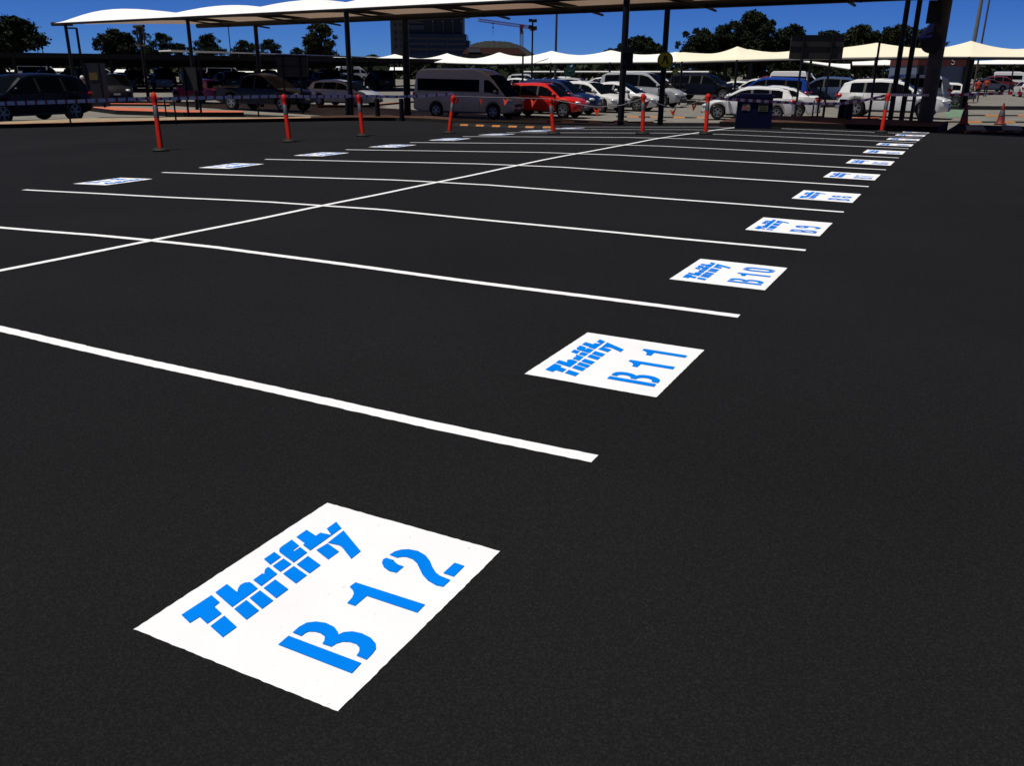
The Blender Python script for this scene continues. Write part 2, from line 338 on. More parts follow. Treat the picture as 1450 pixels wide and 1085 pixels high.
# ------------------------------------------------------------------ raised footpaths
def slab(name, front, back, h, top, lip=.16, face=SHADEKERB, lipm=None):
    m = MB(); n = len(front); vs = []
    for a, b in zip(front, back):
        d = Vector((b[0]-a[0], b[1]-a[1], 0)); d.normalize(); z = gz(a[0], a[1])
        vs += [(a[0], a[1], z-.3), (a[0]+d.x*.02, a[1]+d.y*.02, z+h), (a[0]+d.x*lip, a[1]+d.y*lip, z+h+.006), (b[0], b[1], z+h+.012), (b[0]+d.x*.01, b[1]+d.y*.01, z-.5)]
    for i in range(n-1):
        p, q = 5*i, 5*i+5
        m.add([], []); o = 0
        for k, mi in ((0, 1), (1, 2), (2, 0), (3, 1)):
            m.f.append([p+k, q+k, q+k+1, p+k+1]); m.m.append(mi)
    for e, rev in ((0, False), (5*(n-1), True)):
        f = [e+k for k in range(5)]; m.f.append(f[::-1] if rev else f); m.m.append(1)
    m.v = vs
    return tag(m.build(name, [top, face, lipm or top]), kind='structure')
def path_points(front_px, back_px, h):
    fr = [hit(*p) for p in front_px]; bk = []
    for f, b in zip(fr, back_px):
        q = atz(b[0], b[1], f.z+h+.01); bk.append((q.x, q.y))
    return [(f.x, f.y) for f in fr], bk
fr, bk = path_points([(-260, 192), (-120, 187), (0, 182), (120, 179), (260, 175), (380, 173), (440, 172)], [(-260, 181), (-120, 175), (0, 172.3), (120, 167.3), (260, 165.6), (380, 166.2), (440, 165)], .14)
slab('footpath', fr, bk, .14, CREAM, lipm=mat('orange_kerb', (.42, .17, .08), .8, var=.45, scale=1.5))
fr2, bk2 = path_points([(440, 172), (500, 171), (560, 171), (600, 172), (640, 175)], [(440, 164), (500, 163), (560, 163), (600, 163.5), (640, 166)], .14)
slab('footpath', fr2, bk2, .14, SALMONSHADE)
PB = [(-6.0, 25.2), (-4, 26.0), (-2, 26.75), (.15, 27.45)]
slab('footpath', PB, [(-6.4, 29.6), (-4.4, 30.0), (-2, 30.4), (.35, 30.6)], .16, SALMONSHADE)
# salmon islands in the sun to the left
def island(px_front, px_back, h, m=SALMON):
    f_, b_ = path_points(px_front, px_back, h); return slab('footpath', f_, b_, h, m, lip=.12)
island([(126, 157), (165, 162), (260, 165), (345, 165)], [(126, 151), (165, 151.5), (260, 155.5), (345, 157)], .2)
island([(120, 149.5), (190, 150), (240, 150.5)], [(120, 146), (190, 146), (240, 146.5)], .12)
island([(450, 151.5), (520, 150.5), (600, 143.5)], [(450, 149.5), (520, 148.5), (600, 141.5)], .1)
island([(1070, 171), (1150, 170.5), (1245, 170)], [(1070, 167.5), (1150, 166), (1245, 166)], .1)

# ------------------------------------------------------------------ speed humps of black and yellow rubber
def hump(pxa, pxb, label, w=.3, seg=.5):
    a, b = hit(*pxa), hit(*pxb); L = (b-a).length; n = max(2, int(L/seg)); m = MB(); d = (b-a); d.z = 0; d.normalize(); nr = Vector((-d.y, d.x, 0))
    for i in range(n):
        p0 = a + (b-a)*(i/n); p1 = a + (b-a)*((i+.98)/n); o = len(m.v); pr = [(-w/2, .0), (-w*.3, .04), (0, .055), (w*.3, .04), (w/2, 0)]
        for p in (p0, p1):
            z = gz(p.x, p.y)
            for t, hh in pr: q = p + nr*t; m.v.append((q.x, q.y, z+.006+hh))
        for k in range(4): m.f.append([o+k, o+5+k, o+6+k, o+k+1]); m.m.append(i % 2)
        m.f.append([o, o+1, o+2, o+3, o+4]); m.m.append(i % 2); m.f.append([o+9, o+8, o+7, o+6, o+5]); m.m.append(i % 2)
    return tag(m.build('speed_hump', [BLACK, YELLOW]), label, 'speed hump', 'black and yellow rubber speed humps')
hump((642, 177.5), (795, 181.5), 'black and yellow speed hump on the shaded ground before the van', w=.13, seg=.33)
hump((775, 173), (925, 173.5), 'black and yellow speed hump in front of the red four wheel drive', seg=.55)
hump((872, 165.5), (1003, 167), 'black and yellow speed hump left of the white hatchback', seg=.55)
TZ = -.165
m = MB(); ta = [(.4, 27.5), (14, 28.6), (14, 32.6), (.6, 31.7)]; m.add([(x, y, -.9) for x, y in ta] + [(x, y, TZ) for x, y in ta], [(4, 5, 6, 7), (0, 1, 5, 4), (1, 2, 6, 5), (2, 3, 7, 6), (3, 0, 4, 7)])
tag(m.build('raised_crossing', ASPHALT), kind='structure')
if 0: hump((1362, 185), (1640, 187), 'shaded black and yellow speed hump at the edge of the black asphalt by the cones', seg=.8)
hump((1340, 173.2), (1640, 173.6), 'sunlit black and yellow speed hump just behind the two cones', seg=.8)
hump((1370, 164), (1640, 164.6), 'sunlit black and yellow speed hump farther behind the two cones', seg=.9)
a, b = atz(1366, 186.0, TZ+.003), atz(1640, 188, TZ+.003); m = MB(); n = 12
for i in range(n):
    p, q = a+(b-a)*(i/n), a+(b-a)*((i+.42)/n); m.add([(p.x, p.y, TZ+.012), (q.x, q.y, TZ+.012), (q.x, q.y+.14, TZ+.012), (p.x, p.y+.14, TZ+.012), (p.x, p.y-.02, TZ-.1), (q.x, q.y-.02, TZ-.1)], [(0, 1, 2, 3), (4, 5, 1, 0)])
tag(m.build('edge_marking', YELLOW), 'dashed orange yellow marking along the near edge of the raised crossing', 'edge marking')
# white zebra bars, canopy shade put into their grey colour
for i, (x0, x1) in enumerate(((1369, 1397), (1420, 1449), (1472, 1502))):
    m = MB(); m.add([tuple(atz(x, y, TZ+.008)) for x, y in ((x0, 184), (x1, 184.3), (x1-6, 176.5), (x0-2, 176.5))], [(0, 1, 2, 3)])
    if i < 2: tag(m.build('crossing_bar', mat('white_bar_painted_shade', (.16, .18, .22), .8, var=.3, scale=3)), ['shaded white crossing bar beside the thick grey column', 'shaded white crossing bar at the photo edge'][i], 'crossing bar', 'white bars of the pedestrian crossing')
m = MB(); p = [hit(1338, 166), hit(1362, 166), hit(1368, 147), hit(1338, 147)]
m.add([(q.x, q.y, gz(q.x, q.y)+.01) for q in p], [(0, 1, 2, 3)])
tag(m.build('green_paving', mat('green_road_paint', (.12, .2, .13), .8, var=.35, scale=2.5)), kind='structure')
# ------------------------------------------------------------------ flexible bollards
def make_bollard(foot, top, label):
    P = hit(*foot); d = depth(P); T = at(top[0], top[1], d); h = (T-P).length
    root = empty('traffic_bollard', P, label, 'bollard', 'orange bollards along the far edge of the lot')
    b = MB(); b.lathe([(0, .012), (.17, .012), (.185, .03), (.16, .055), (.08, .075), (0, .075)], (0, 0, 0), 20); b.build('base', BLACK, root, 40)
    s = MB(); s.lathe([(.052, .06), (.055, .1), (.052, h*.5), (.05, h*.8), (.052, h*.84), (.066, h*.87), (.07, h*.92), (.055, h*.96), (.03, h*.99), (0, h)], (0, 0, 0), 16)
    st = s.build('post', ORANGE, root, 45)
    r = MB(); r.lathe([(.0525, h*.56), (.0545, h*.565), (.0535, h*.76), (.0505, h*.765)], (0, 0, 0), 16); r.build('reflective_band', REFLECT, st, 45)
    e = MB()
    for k in (-1, 1): e.tube([(k*.05, 0, h*.93), (k*.085, 0, h*.92), (k*.085, 0, h*.87), (k*.05, 0, h*.86)], .012, 6)
    e.build('tape_loop', ORANGE, st, 60)
    v = (T-P).normalized(); st.rotation_mode = 'QUATERNION'; st.rotation_quaternion = Vector((0, 0, 1)).rotation_difference(v)
    return P, T, d
BOL = [((228, 214), (217, 130), 'tallest looking orange bollard, at the far left where the tape starts'),
       ((410, 201), (401, 133), 'orange bollard in front of the dark utility pickup'),
       ((514, 193), (507, 133), 'orange bollard just left of the silver wagon and the row of steel posts'),
       ((636, 189), (642, 134), 'orange bollard leaning to the right in front of the grey van side'),
       ((784, 190), (779, 138), 'orange bollard in front of the red four wheel drive'),
       ((910, 190), (911, 132), 'orange bollard between the two canopy posts by the pedestrian sign'),
       ((999, 190), (1003, 132), 'orange bollard left of the white hatchback and blue bin'),
       ((1248, 188), (1258, 131), 'bent orange bollard in front of the white four wheel drive on the right')]
BT = [make_bollard(*b) for b in BOL]

# ------------------------------------------------------------------ tape and bunting
def px_line(pts, d0, d1, n):
    L = [0]
    for a, b in zip(pts, pts[1:]): L.append(L[-1]+math.hypot(b[0]-a[0], b[1]-a[1]))
    out = []
    for i in range(n+1):
        s = L[-1]*i/n; k = 0
        while k < len(L)-2 and s > L[k+1]: k += 1
        t = (s-L[k])/((L[k+1]-L[k]) or 1); x = pts[k][0]+(pts[k+1][0]-pts[k][0])*t; y = pts[k][1]+(pts[k+1][1]-pts[k][1])*t
        # even spacing in 1/depth keeps the span straight in plan
        out.append(at(x, y, 1/((1/d0)+(1/d1-1/d0)*(s/L[-1]))))
    return out
def tape(pts, d0, d1, label, seg=.22, w=.075, white=2):
    a = at(*pts[0], d0); b = at(*pts[-1], d1); n = max(6, int((b-a).length/(seg*.5))); P = px_line(pts, d0, d1, n); m = MB(); vs = []
    for i, p in enumerate(P):
        tw = .3*math.sin(i*.37)
        vs += [(p.x-.01*math.sin(tw), p.y, p.z-w*.5*math.cos(tw)), (p.x+.01*math.sin(tw), p.y, p.z+w*.5*math.cos(tw))]
    m.v = vs
    for i in range(n): m.f.append([2*i, 2*i+2, 2*i+3, 2*i+1]); m.m.append(0 if i % (white+1) < white else 1)
    return tag(m.build('barrier_tape', [TAPEWHITE, TAPERED]), label, 'barrier tape', 'red and white tape strung between bollards')
D = [b[2] for b in BT]
tape([(-90, 149), (0, 146.5), (100, 143.5), (217, 139)], 15.5, D[0], 'red and white barrier tape from the photo edge to the first orange bollard', seg=.1, white=3)
tape([(217, 140), (300, 138), (401, 136)], D[0], D[1], 'red and white tape crossing in front of the magenta hatchback', seg=.12, white=3)
tape([(401, 136), (455, 136.5), (507, 135.5)], D[1], D[2], 'red and white tape crossing in front of the silver wagon', seg=.12, white=3)
tape([(507, 135.5), (560, 136.8), (600, 135.5), (642, 132)], D[2], D[3], 'mostly white tape ending at the right-leaning bollard before the van', seg=.12, white=4)
tape([(1003, 138), (1040, 141), (1090, 143.5), (1140, 146.5), (1190, 146.5), (1225, 141.5), (1258, 134)], D[6], D[7], 'sagging red and white tape crossing over the blue bin', white=1, seg=.28)
tape([(1258, 134), (1300, 134.5), (1336, 134.5)], D[7], 29.5, 'red and white tape from the bent bollard to the thick column', white=1, seg=.22)
tape([(1338, 134.5), (1400, 132.5), (1475, 131)], 29.5, 29.0, 'red and white tape right of the thick column above the cones', white=1, seg=.3, w=.09)
def bunting(pts, d0, d1, flags, label):
    P = px_line(pts, d0, d1, 24); m = MB(); m.tube(P, .012, 5); m_o = m.build('bunting', [REFLECT])
    tag(m_o, label, 'bunting', 'orange flag bunting between bollards')
    for t in flags:
        q = P[int(t*24)]; q2 = P[min(24, int(t*24)+1)]; e = (q2-q).normalized(); s = random.uniform(.85, 1.15)
        f = MB(); A = q - e*.11*s; B = q + e*.11*s; C = q + Vector((random.uniform(-.04, .04), random.uniform(-.05, .05), -.25*s))
        mid = (A+B)/2+Vector((0, -.03, -.08)); f.add([A, mid, B, C], [(0, 1, 3), (1, 2, 3)]); f.build('flag', FLAG, m_o)
bunting([(642, 136), (690, 137.5), (735, 138.5), (779, 139.5)], D[3], D[4], [.07, .32, .58, .85], 'nearly straight string of orange flags in front of the grey van')
bunting([(779, 140), (815, 147), (845, 151.5), (880, 149), (911, 139)], D[4], D[5], [.5, .06], 'string of orange flags sagging in front of the blue four wheel drive')
bunting([(911, 138), (930, 146), (953, 153), (980, 147), (1003, 137)], D[5], D[6], [.08, .46, .82], 'string of orange flags sagging below the yellow pedestrian sign')

# ------------------------------------------------------------------ traffic cones
def cone(px, label):
    P = atz(px[0], px[1], TZ+.002); root = empty('traffic_cone', P, label, 'traffic cone', 'traffic cones beside the crossing'); root.scale = (.8, .8, .8)
    m = MB(); m.box((0, 0, .025), (.46, .46, .05)); m.build('base', mat('dark_orange_rubber', (.09, .012, .008), .7), root)
    m = MB(); m.lathe([(.19, .05), (.17, .07), (.125, .36), (.07, .68), (.035, .88), (.02, .9), (0, .9)], (0, 0, 0), 18); c = m.build('body', mat('cone_orange', (.17, .012, .008), .6), root, 40)
    m = MB(); m.lathe([(.128, .36), (.131, .365), (.094, .58), (.09, .585)], (0, 0, 0), 18); m.build('reflective_band', REFLECT, c, 40)
cone((1364, 176.5), 'left one of two dark orange traffic cones, beside the thick grey column')
cone((1416, 176.5), 'right one of two dark orange traffic cones, farther from the thick grey column')

# ------------------------------------------------------------------ blue bin
P = hit(1062, 184.5); P = Vector((-4.85, 24.7, gz(-4.85, 24.7)-.02))
root = empty('bulk_bin', P, 'dark blue bulk bin with two small stickers, standing before the white hatchback', 'bin', rz=R(14))
NAVY = mat('navy_plastic', (.002, .0032, .022), .5, spec=.15)
m = MB(); w0, w1, d_, h_ = .53, .5, .42, .90
m.add([(-w0, -d_, .04), (w0, -d_, .04), (w0, d_, .04), (-w0, d_, .04), (-w1, -d_*.95, h_), (w1, -d_*.95, h_), (w1, d_*.95, h_), (-w1, d_*.95, h_)], [(3, 2, 1, 0), (4, 5, 6, 7), (0, 1, 5, 4), (1, 2, 6, 5), (2, 3, 7, 6), (3, 0, 4, 7)])
m.build('body', NAVY, root)
m = MB(); m.box((0, 0, h_+.035), (1.12, .92, .07)); m.box((0, 0, h_+.09), (.95, .76, .05)); m.build('lid', NAVY, root)
for sx in (-1, 1):
    for sy in (-1, 1): m = MB(); m.box((sx*.42, sy*.32, .02), (.14, .1, .04)); m.build('foot', BLACK, root)
m = MB(); m.box((-.25, -d_*.965-.012, .64), (.24, .006, .2), 0); m.box((-.29, -d_*.965-.017, .61), (.09, .006, .1), 1); m.box((-.2, -d_*.965-.017, .68), (.06, .006, .08), 2)
m.build('sticker', [mat('sticker_pale', (.12, .11, .10), .6), mat('sticker_red', (.3, .05, .03), .6), mat('sticker_gold', (.3, .2, .04), .6)], root)
m = MB(); m.box((.24, -d_*.965-.012, .66), (.28, .006, .27), 0)
for i in range(3): m.box((.24, -d_*.965-.017, .58+i*.07), (.2, .005, .025), 1)
m.build('sticker', [mat('sticker_olive', (.07, .065, .018), .6), mat('sticker_ink', (.02, .02, .015), .6)], root)

# ------------------------------------------------------------------ walkway canopy
ZC = 3.9
NA = atz(77, 32, ZC); NB = Vector((0, 24.9, ZC)); E = (NB-NA); LN = E.length; E.normalize(); NRM = Vector((-E.y, E.x, 0))
FA = atz(300, 40.5, 3.8); FB = atz(1150, 6, 3.8)
def Npt(u): return NA + E*u
def fdist(u):
    p = Npt(u); f = FB-FA; # intersection of p + NRM*t with the far line
    den = NRM.x*f.y - NRM.y*f.x; q = FA-p; return max(4.6, (q.x*f.y-q.y*f.x)/den)
def u_of_px(px):
    lo, hi = -2., 120.
    for _ in range(60):
        md = (lo+hi)/2; p = Npt(md)-CAM; x = 725+F*p.dot(RT)/p.dot(FW)
        if x < px: lo = md
        else: hi = md
    return lo
RIBS = [0] + [u_of_px(p) for p in (200, 305, 430, 560)]
while RIBS[-1] < LN+1: RIBS.append(RIBS[-1]+5.6)
UEND = RIBS[-1]
def rise(u, v):
    k = 0
    while k < len(RIBS)-2 and u > RIBS[k+1]: k += 1
    t = (u-RIBS[k])/(RIBS[k+1]-RIBS[k]); a = .22 + .56*abs(math.sin(math.pi*t))**1.1
    if k == 0: a = .03 + t*.27 + .62*math.sin(math.pi*t**.85)**1.2
    return a*math.sin(math.pi*min(1, v*1.0))**.75 if 0 < v < 1 else 0
canopy = empty('walkway_canopy', (NB.x, NB.y, gz(NB.x, NB.y)), 'long white scalloped membrane canopy on dark posts along the far edge of the lot', 'canopy')
inv = Vector((-canopy.location.x, -canopy.location.y, -canopy.location.z))
def cbuild(m, name, mt, parent=None, smooth=None):
    m.v = [tuple(Vector(v)+inv) for v in m.v]; return m.build(name, mt, canopy if parent is None else parent, smooth)
m = MB(); us = []
for a, b in zip(RIBS, RIBS[1:]): us += [a+(b-a)*i/14 for i in range(14)]
us.append(UEND); NV = 14; vs = []
for u in us:
    w = fdist(u); p = Npt(u)
    if u < RIBS[1]: w = w*(.22+.78*(u/RIBS[1])**1.6)
    for j in range(NV+1):
        v = j/NV; q = p + NRM*(w*v); dip = -.06*math.sin(math.pi*((u % 5.6)/5.6))*(1 if j in (0, NV) else 0); vs.append((q.x, q.y, q.z+rise(u, v)+dip*0))
m.v = vs
for i in range(len(us)-1):
    for j in range(NV): a = i*(NV+1)+j; m.f.append([a, a+NV+1, a+NV+2, a+1]); m.m.append(0)
cbuild(m, 'membrane', MEMBRANE, smooth=60)
m = MB(); m.tube([Npt(u)+Vector((0, 0, -.07)) for u in (-.4, UEND)], .065, 8); cbuild(m, 'edge_beam', STEEL, smooth=50)
VB = .58
m = MB(); m.tube([Npt(u)+NRM*(fdist(u)*VB)+Vector((0, 0, -.14)) for u in [RIBS[1]-2.5] + RIBS[1:]], .14, 8); cbuild(m, 'main_beam', STEEL, smooth=50)
m = MB(); m.tube([Npt(-.5)+Vector((0, 0, -.06)), Npt(-.3)+NRM*.6+Vector((0, 0, -.03)), Npt(-.1)+NRM*1.2+Vector((0, 0, -.02))], .12, 8); cbuild(m, 'end_beam', STEEL, smooth=50)
for u in RIBS[1:-1]:
    p = Npt(u); w = fdist(u); m = MB(); m.tube([p + NRM*(w*v)+Vector((0, 0, -.08+.0*v+.25*math.sin(math.pi*v)-.1*v)) for v in (0, .15, .3, .5, .7, .88, 1.005)], [.05, .06, .075, .085, .075, .06, .05], 8); cbuild(m, 'rib', STEEL, smooth=50)
    m = MB(); m.tube([p+NRM*(w*.3)+E*.1+Vector((0, 0, .05)), p+NRM*(w*VB)+E*1.2+Vector((0, 0, -.25))], .045, 6); cbuild(m, 'brace', STEEL, smooth=50)
def cpost(px, v, r, name='post', mt=STEEL):
    # u such that the top of the post is sighted at px
    lo, hi = -2., 120.
    for _ in range(60):
        md = (lo+hi)/2; q = Npt(md)+NRM*(fdist(md)*v) - CAM; x = 725+F*q.dot(RT)/q.dot(FW)
        if x < px: lo = md
        else: hi = md
    q = Npt(lo)+NRM*(fdist(lo)*v); g = gz(q.x, q.y); m = MB()
    m.tube([(q.x, q.y, g-.1), (q.x, q.y, ZC-.12)], r, 12); m.box((q.x, q.y, g+.16), (r*3.4, r*3.4, .025)); m.box((q.x, q.y, ZC-.13), (r*3, r*3, .03)); cbuild(m, name, mt, smooth=50)
    return q, g
for px in (92, 265, 490, 888): cpost(px, 0.0, .1 if px < 400 else .115)
P2, g2 = cpost(197, VB*.75, .11); cpost(361, VB, .12); cpost(573, VB, .17); P8, g8 = cpost(946, VB, .11)
m = MB()
for dx in (-.42, .42):
    m.tube([P2+E*dx*.9+Vector((0, 0, -.1)), P2+E*dx+Vector((0, 0, -.45)), P2+E*dx*.95+Vector((0, 0, -1.25))], .05, 8)
m.tube([P2+E*-.6+Vector((0, 0, -1.3)), P2+E*.6+Vector((0, 0, -1.3))], .07, 8); m.tube([P2+E*-.7+Vector((0, 0, -.12)), P2+E*.55+Vector((0, 0, -.12))], .1, 8)
cbuild(m, 'bracket', BROWNSTEEL, smooth=50)
# two tall posts at the right belong to the canopy's next bay
for (xt, xb, r) in ((1282, 1260, .085), (1299, 1276, .085)):
    q = atz(xb, 171, -.1); g = gz(q.x, q.y); m = MB(); m.tube([(q.x, q.y, g-.1), (q.x, q.y, ZC+.9)], r, 12); m.box((q.x, q.y, g+.18), (.3, .3, .03)); cbuild(m, 'post', STEEL, smooth=50)

# ------------------------------------------------------------------ thick column with its signs
q = Vector((-.33, 29.7, 0)); q.z = gz(q.x, q.y)
colm = empty('lighting_mast', q, 'thick dark steel column with a round sign and small solar panel', 'mast')
m = MB(); m.lathe([(.235, 0), (.235, 1.0), (.225, 1.02), (.21, 9), (0, 9.0)], (0, 0, 0), 28); m.build('shaft', mat('mast_steel', (.034, .031, .027), .6, var=.35, scale=2.5, spec=.3), colm, 40)
m = MB(); m.box((0, 0, .165), (.95, .95, .03)); m.build('base_plate', CREAM, colm)
m = MB(); m.box((.03, -.232, 2.05), (.18, .03, .28)); m.build('number_plate', mat('dull_plate', (.035, .03, .025), .6), colm)
M = Matrix.Rotation(R(-10), 4, 'Z')
m = MB(); m.lathe([(0, -.015), (.31, -.015), (.32, 0), (.31, .015), (0, .015)], (-.18, -.34, 2.72), 28, axis='y'); m.build('round_sign', STEEL, colm, 40)
m = MB(); m.box((-.24, -.33, 3.62), (.4, .03, .68)); m.tube([(-.24, -.3, 3.5), (0, -.2, 3.5)], .03, 6); m.build('sign_board', STEEL, colm)
m = MB(); m.add([(-.62, -.35, 2.86), (-.2, -.42, 2.88), (-.17, -.05, 3.40), (-.27, .1, 3.40), (-.62, -.33, 2.83), (-.2, -.4, 2.85), (-.17, -.03, 3.37), (-.27, .12, 3.37)], [(0, 1, 2, 3), (7, 6, 5, 4), (0, 4, 5, 1), (1, 5, 6, 2), (2, 6, 7, 3), (3, 7, 4, 0)]); m.build('solar_panel', mat('solar_blue', (.02, .05, .26), .35, spec=.3), colm)

# ------------------------------------------------------------------ pedestrian sign on the canopy post
c = at(942, 84.5, depth(Vector((P8.x, P8.y, 2)))-.25)
ps = empty('pedestrian_sign', c, 'round yellow pedestrian crossing sign with black walking legs, on a canopy post', 'road sign')
face = (CAM-c); face.z = 0; ang = math.atan2(face.x, -face.y)
ps.rotation_euler = (0, 0, ang)
YS = mat('sign_yellow_green', (.30, .30, .008), .5, spec=.2)
m = MB(); m.lathe([(0, -.012), (.29, -.012), (.295, 0), (.29, .012), (0, .012)], (0, 0, 0), 32, axis='y'); m.build('disc', YS, ps, 40)
m = MB(); m.lathe([(.262, -.016), (.292, -.016), (.292, -.014), (.262, -.014)], (0, 0, 0), 32, axis='y'); m.build('black_border', BLACK, ps)
def flat(m, pts, y=-.018): m.add([(x, y, z) for x, z in pts], [list(range(len(pts)))])
m = MB(); flat(m, [(-.06, .16), (.005, .16), (.0, .02), (-.07, -.11), (-.105, -.16), (-.155, -.135), (-.10, -.06), (-.065, .03)]); flat(m, [(.012, .15), (.065, .16), (.075, .03), (.15, -.14), (.095, -.17), (.05, -.09), (.02, .02)], -.0185)
m.build('walking_legs', BLACK, ps)
m = MB(); m.box((0, .06, 0), (.06, .1, .3)); m.build('clamp', STEEL, ps)

# ------------------------------------------------------------------ dark sign seen from behind on the near canopy post
c = at(889, 82, 29.6); o = empty('sign_board', c, 'dark rectangular sign seen from behind, on the canopy post left of the pedestrian sign', 'sign', rz=-YAW)
m = MB(); m.box((0, .16, 0), (.40, .03, .70)); m.build('panel', STEEL, o)
m = MB(); m.box((-.02, .06, .2), (.3, .17, .04)); m.box((-.02, .06, -.2), (.3, .17, .04)); m.build('clamp', STEEL, o)
# ------------------------------------------------------------------ other signs, posts
def board(x0, x1, y0, y1, d, posts, label, mt, ground_h=0, yellow=False, frame_=False, th=.08):
    a, b = at(x0, y0, d), at(x1, y1, d); c = (a+b)/2; g = gz(c.x, c.y)
    o = empty('sign_board', (c.x, c.y, g), label, 'sign', rz=YAW*-1)
    w = (b-a).dot(RT); h = abs(a.z-b.z); zc = c.z-g
    m = MB(); m.box((0, 0, zc), (w, th, h)); m.build('panel', mt, o)
    if frame_:
        for s in (-1, 1): m = MB(); m.box((s*(w/2-.03), -th/2-.015, zc), (.09, .03, h+.06)); m.build('frame', STEEL, o)
    else:
        m = MB(); m.box((0, -th/2-.012, zc+h*.5-.03), (w+.02, .02, .06)); m.box((0, -th/2-.012, zc), (w+.02, .02, .04)); m.build('rail', STEEL, o)
    for t in posts:
        m = MB(); m.tube([(t*w, -th/2-.05, -.05), (t*w, -th/2-.05, zc+h/2+.02)], .05, 8); m.build('post', STEEL, o, 50)
    if yellow: m = MB(); m.box((.02, -th/2-.01, zc+h*.2), (w*.5, .01, w*.42)); m.build('label', mat('dim_yellow', (.16, .1, .01), .6), o)
board(1119, 1194, 49, 84, 38, (-.27, .27), 'large dark blank sign board seen from behind, above the white sedan', mat('sign_back', (.016, .015, .014), .7))
board(392, 436, 78, 109, 44, (-.3, .25), 'dark blank sign board seen from behind, right of the dark utility pickup', mat('sign_back', (.016, .015, .014), .7))
board(259, 286, 95, 128, 39, (-.38, .3), 'small grey-brown framed board beside the magenta hatchback', mat('grey_brown_board', (.05, .042, .032), .7), frame_=True)
board(126, 149, 89, 151, 38, (), 'narrow dark upright kiosk with a yellow label, right of the navy four wheel drive', mat('kiosk_dark', (.016, .015, .015), .5), yellow=True, frame_=True, th=.5)
def pole(name, xt, yt, xb, yb, d, r, label, cat, group=None, mt=STEEL, n=8):
    b = at(xb, yb, d); t = at(xt, yt, d); g = gz(b.x, b.y); h = t.z-g
    o = MB(); o.tube([(0, 0, -.1), (0, 0, h)], [r, r*.92], n)
    return tag(o.build(name, mt, None, 50, loc=(b.x, b.y, g)), label, cat, group)
pole('steel_post', 1242, 60, 1230, 168, 30, .04, 'thin dark post in front of the white four wheel drive rear door', 'post')
pole('steel_post', 1296, 104, 1290, 168, 30.5, .06, 'dark waist high post just left of the thick column', 'post')
pole('steel_post', 1161, 112, 1157, 166, 31, .035, 'thin dark post right of the white sedan tail', 'post')
pole('steel_post', 1137, 84, 1128, 150, 36, .03, 'thin dark post in front of the white sedan rear wheel', 'post')
pole('steel_post', 741, 78, 740, 118, 60, .07, 'short thin pole beside the floodlight pole', 'post')
SB = 'short dark steel bollards along the footpath'
for xt, yt, xb, yb, d, lab in ((1194, 140, 1190, 174, 30, 'left one of the twin black bollards behind the white four wheel drive rear wheel'), (1204, 141, 1200, 173, 29.5, 'right one of the twin black bollards before the white four wheel drive rear wheel'),
                               (491, 138, 493, 166, 38, 'short black steel bollard directly left of the canopy post by the silver wagon'), (533, 139, 535, 167, 38, 'short black steel bollard standing alone between the two canopy posts'), (567, 139, 569, 167, 38, 'short black steel bollard beside the thick canopy post')):
    pole('steel_bollard', xt, yt, xb, yb, d, .11 if d > 35 else .13, lab, 'bollard', SB, n=12)
ST = 'thin black stakes holding the tape at the left'
for xt, yt, xb, yb, d, lab in ((247, 136, 249, 168, 31, 'thin black stake right of the first orange bollard'), (365, 136, 366.5, 167, 34, 'thin black stake left of the second orange bollard'), (98, 143, 100, 174, 29, 'thin black stake in front of the navy four wheel drive rear'), (234, 140, 235, 160, 36, 'thin black stake standing on the salmon island')):
    pole('tape_stake', xt, yt, xb, yb, d, .03, lab, 'stake', ST)
# low hoop rails between the tall posts
for x0, x1, lab in ((1150, 1166, 'black hoop rail standing right of the white sedan'), (1231, 1262, 'black hoop rail in front of the white four wheel drive door'), (1279, 1290, 'narrow black hoop rail left of the thick column')):
    a, b = at(x0, 167, 30), at(x1, 167, 30); g = gz(a.x, a.y); h = .95; m = MB(); v = b-a
    m.tube([(0, 0, -.05), (0, 0, h-.12), (v.x*.08, v.y*.08, h), (v.x*.92, v.y*.92, h), (v.x, v.y, h-.12), (v.x, v.y, -.05)], .026, 8)
    m.tube([(0, 0, .25), (v.x, v.y, .25)], .02, 6)
    tag(m.build('hoop_rail', STEEL, None, 60, loc=(a.x, a.y, g)), lab, 'hoop rail', 'black hoop rails')
# ------------------------------------------------------------------ cars
GLASS = mat('tinted_glass', (.003, .004, .006), .1, var=.1, spec=.12)
LAMP = mat('lamp_glass', (.5, .52, .55), .15, var=.1, spec=.8)
GLASS.node_tree.nodes['Principled BSDF'].inputs['IOR'].default_value = 1.16
REDLAMP = mat('red_lamp', (.35, .012, .012), .2, var=.1, spec=.6)
TRIM = mat('black_trim', (.012, .012, .012), .5, var=.1)
ALLOY = mat('alloy', (.32, .32, .33), .35, metal=.6, var=.1)
PLATE = mat('number_plate', (.45, .45, .42), .5)
CHROME = mat('chrome', (.6, .6, .62), .15, metal=1, var=.05)
def paint(name, c, rough=.35): return mat('paint_'+name, c, rough, coat=.10 if max(c) < .06 else .5, var=.03, spec=.2 if max(c) < .06 else .45)
WHITEP = paint('white', (.68, .68, .68)); SILVER = paint('silver', (.36, .37, .39)); VANSHADE = paint('van_painted_shade', (.33, .31, .25), .4); NAVYP = paint('navy', (.0025, .004, .012)); BLUEP = paint('blue', (.003, .014, .075)); REDP = paint('red', (.62, .014, .007))  # van: pale paint darkened to carry the canopy shade
BLACKP = paint('black', (.008, .008, .01)); DGREY = paint('dark_grey', (.03, .032, .036)); STEELP = paint('steel_grey', (.055, .06, .075)); MAGENTA = paint('magenta', (.20, .003, .065)); BLUEG = paint('blue_grey', (.05, .08, .16)); MAROON = paint('maroon', (.12, .01, .01))
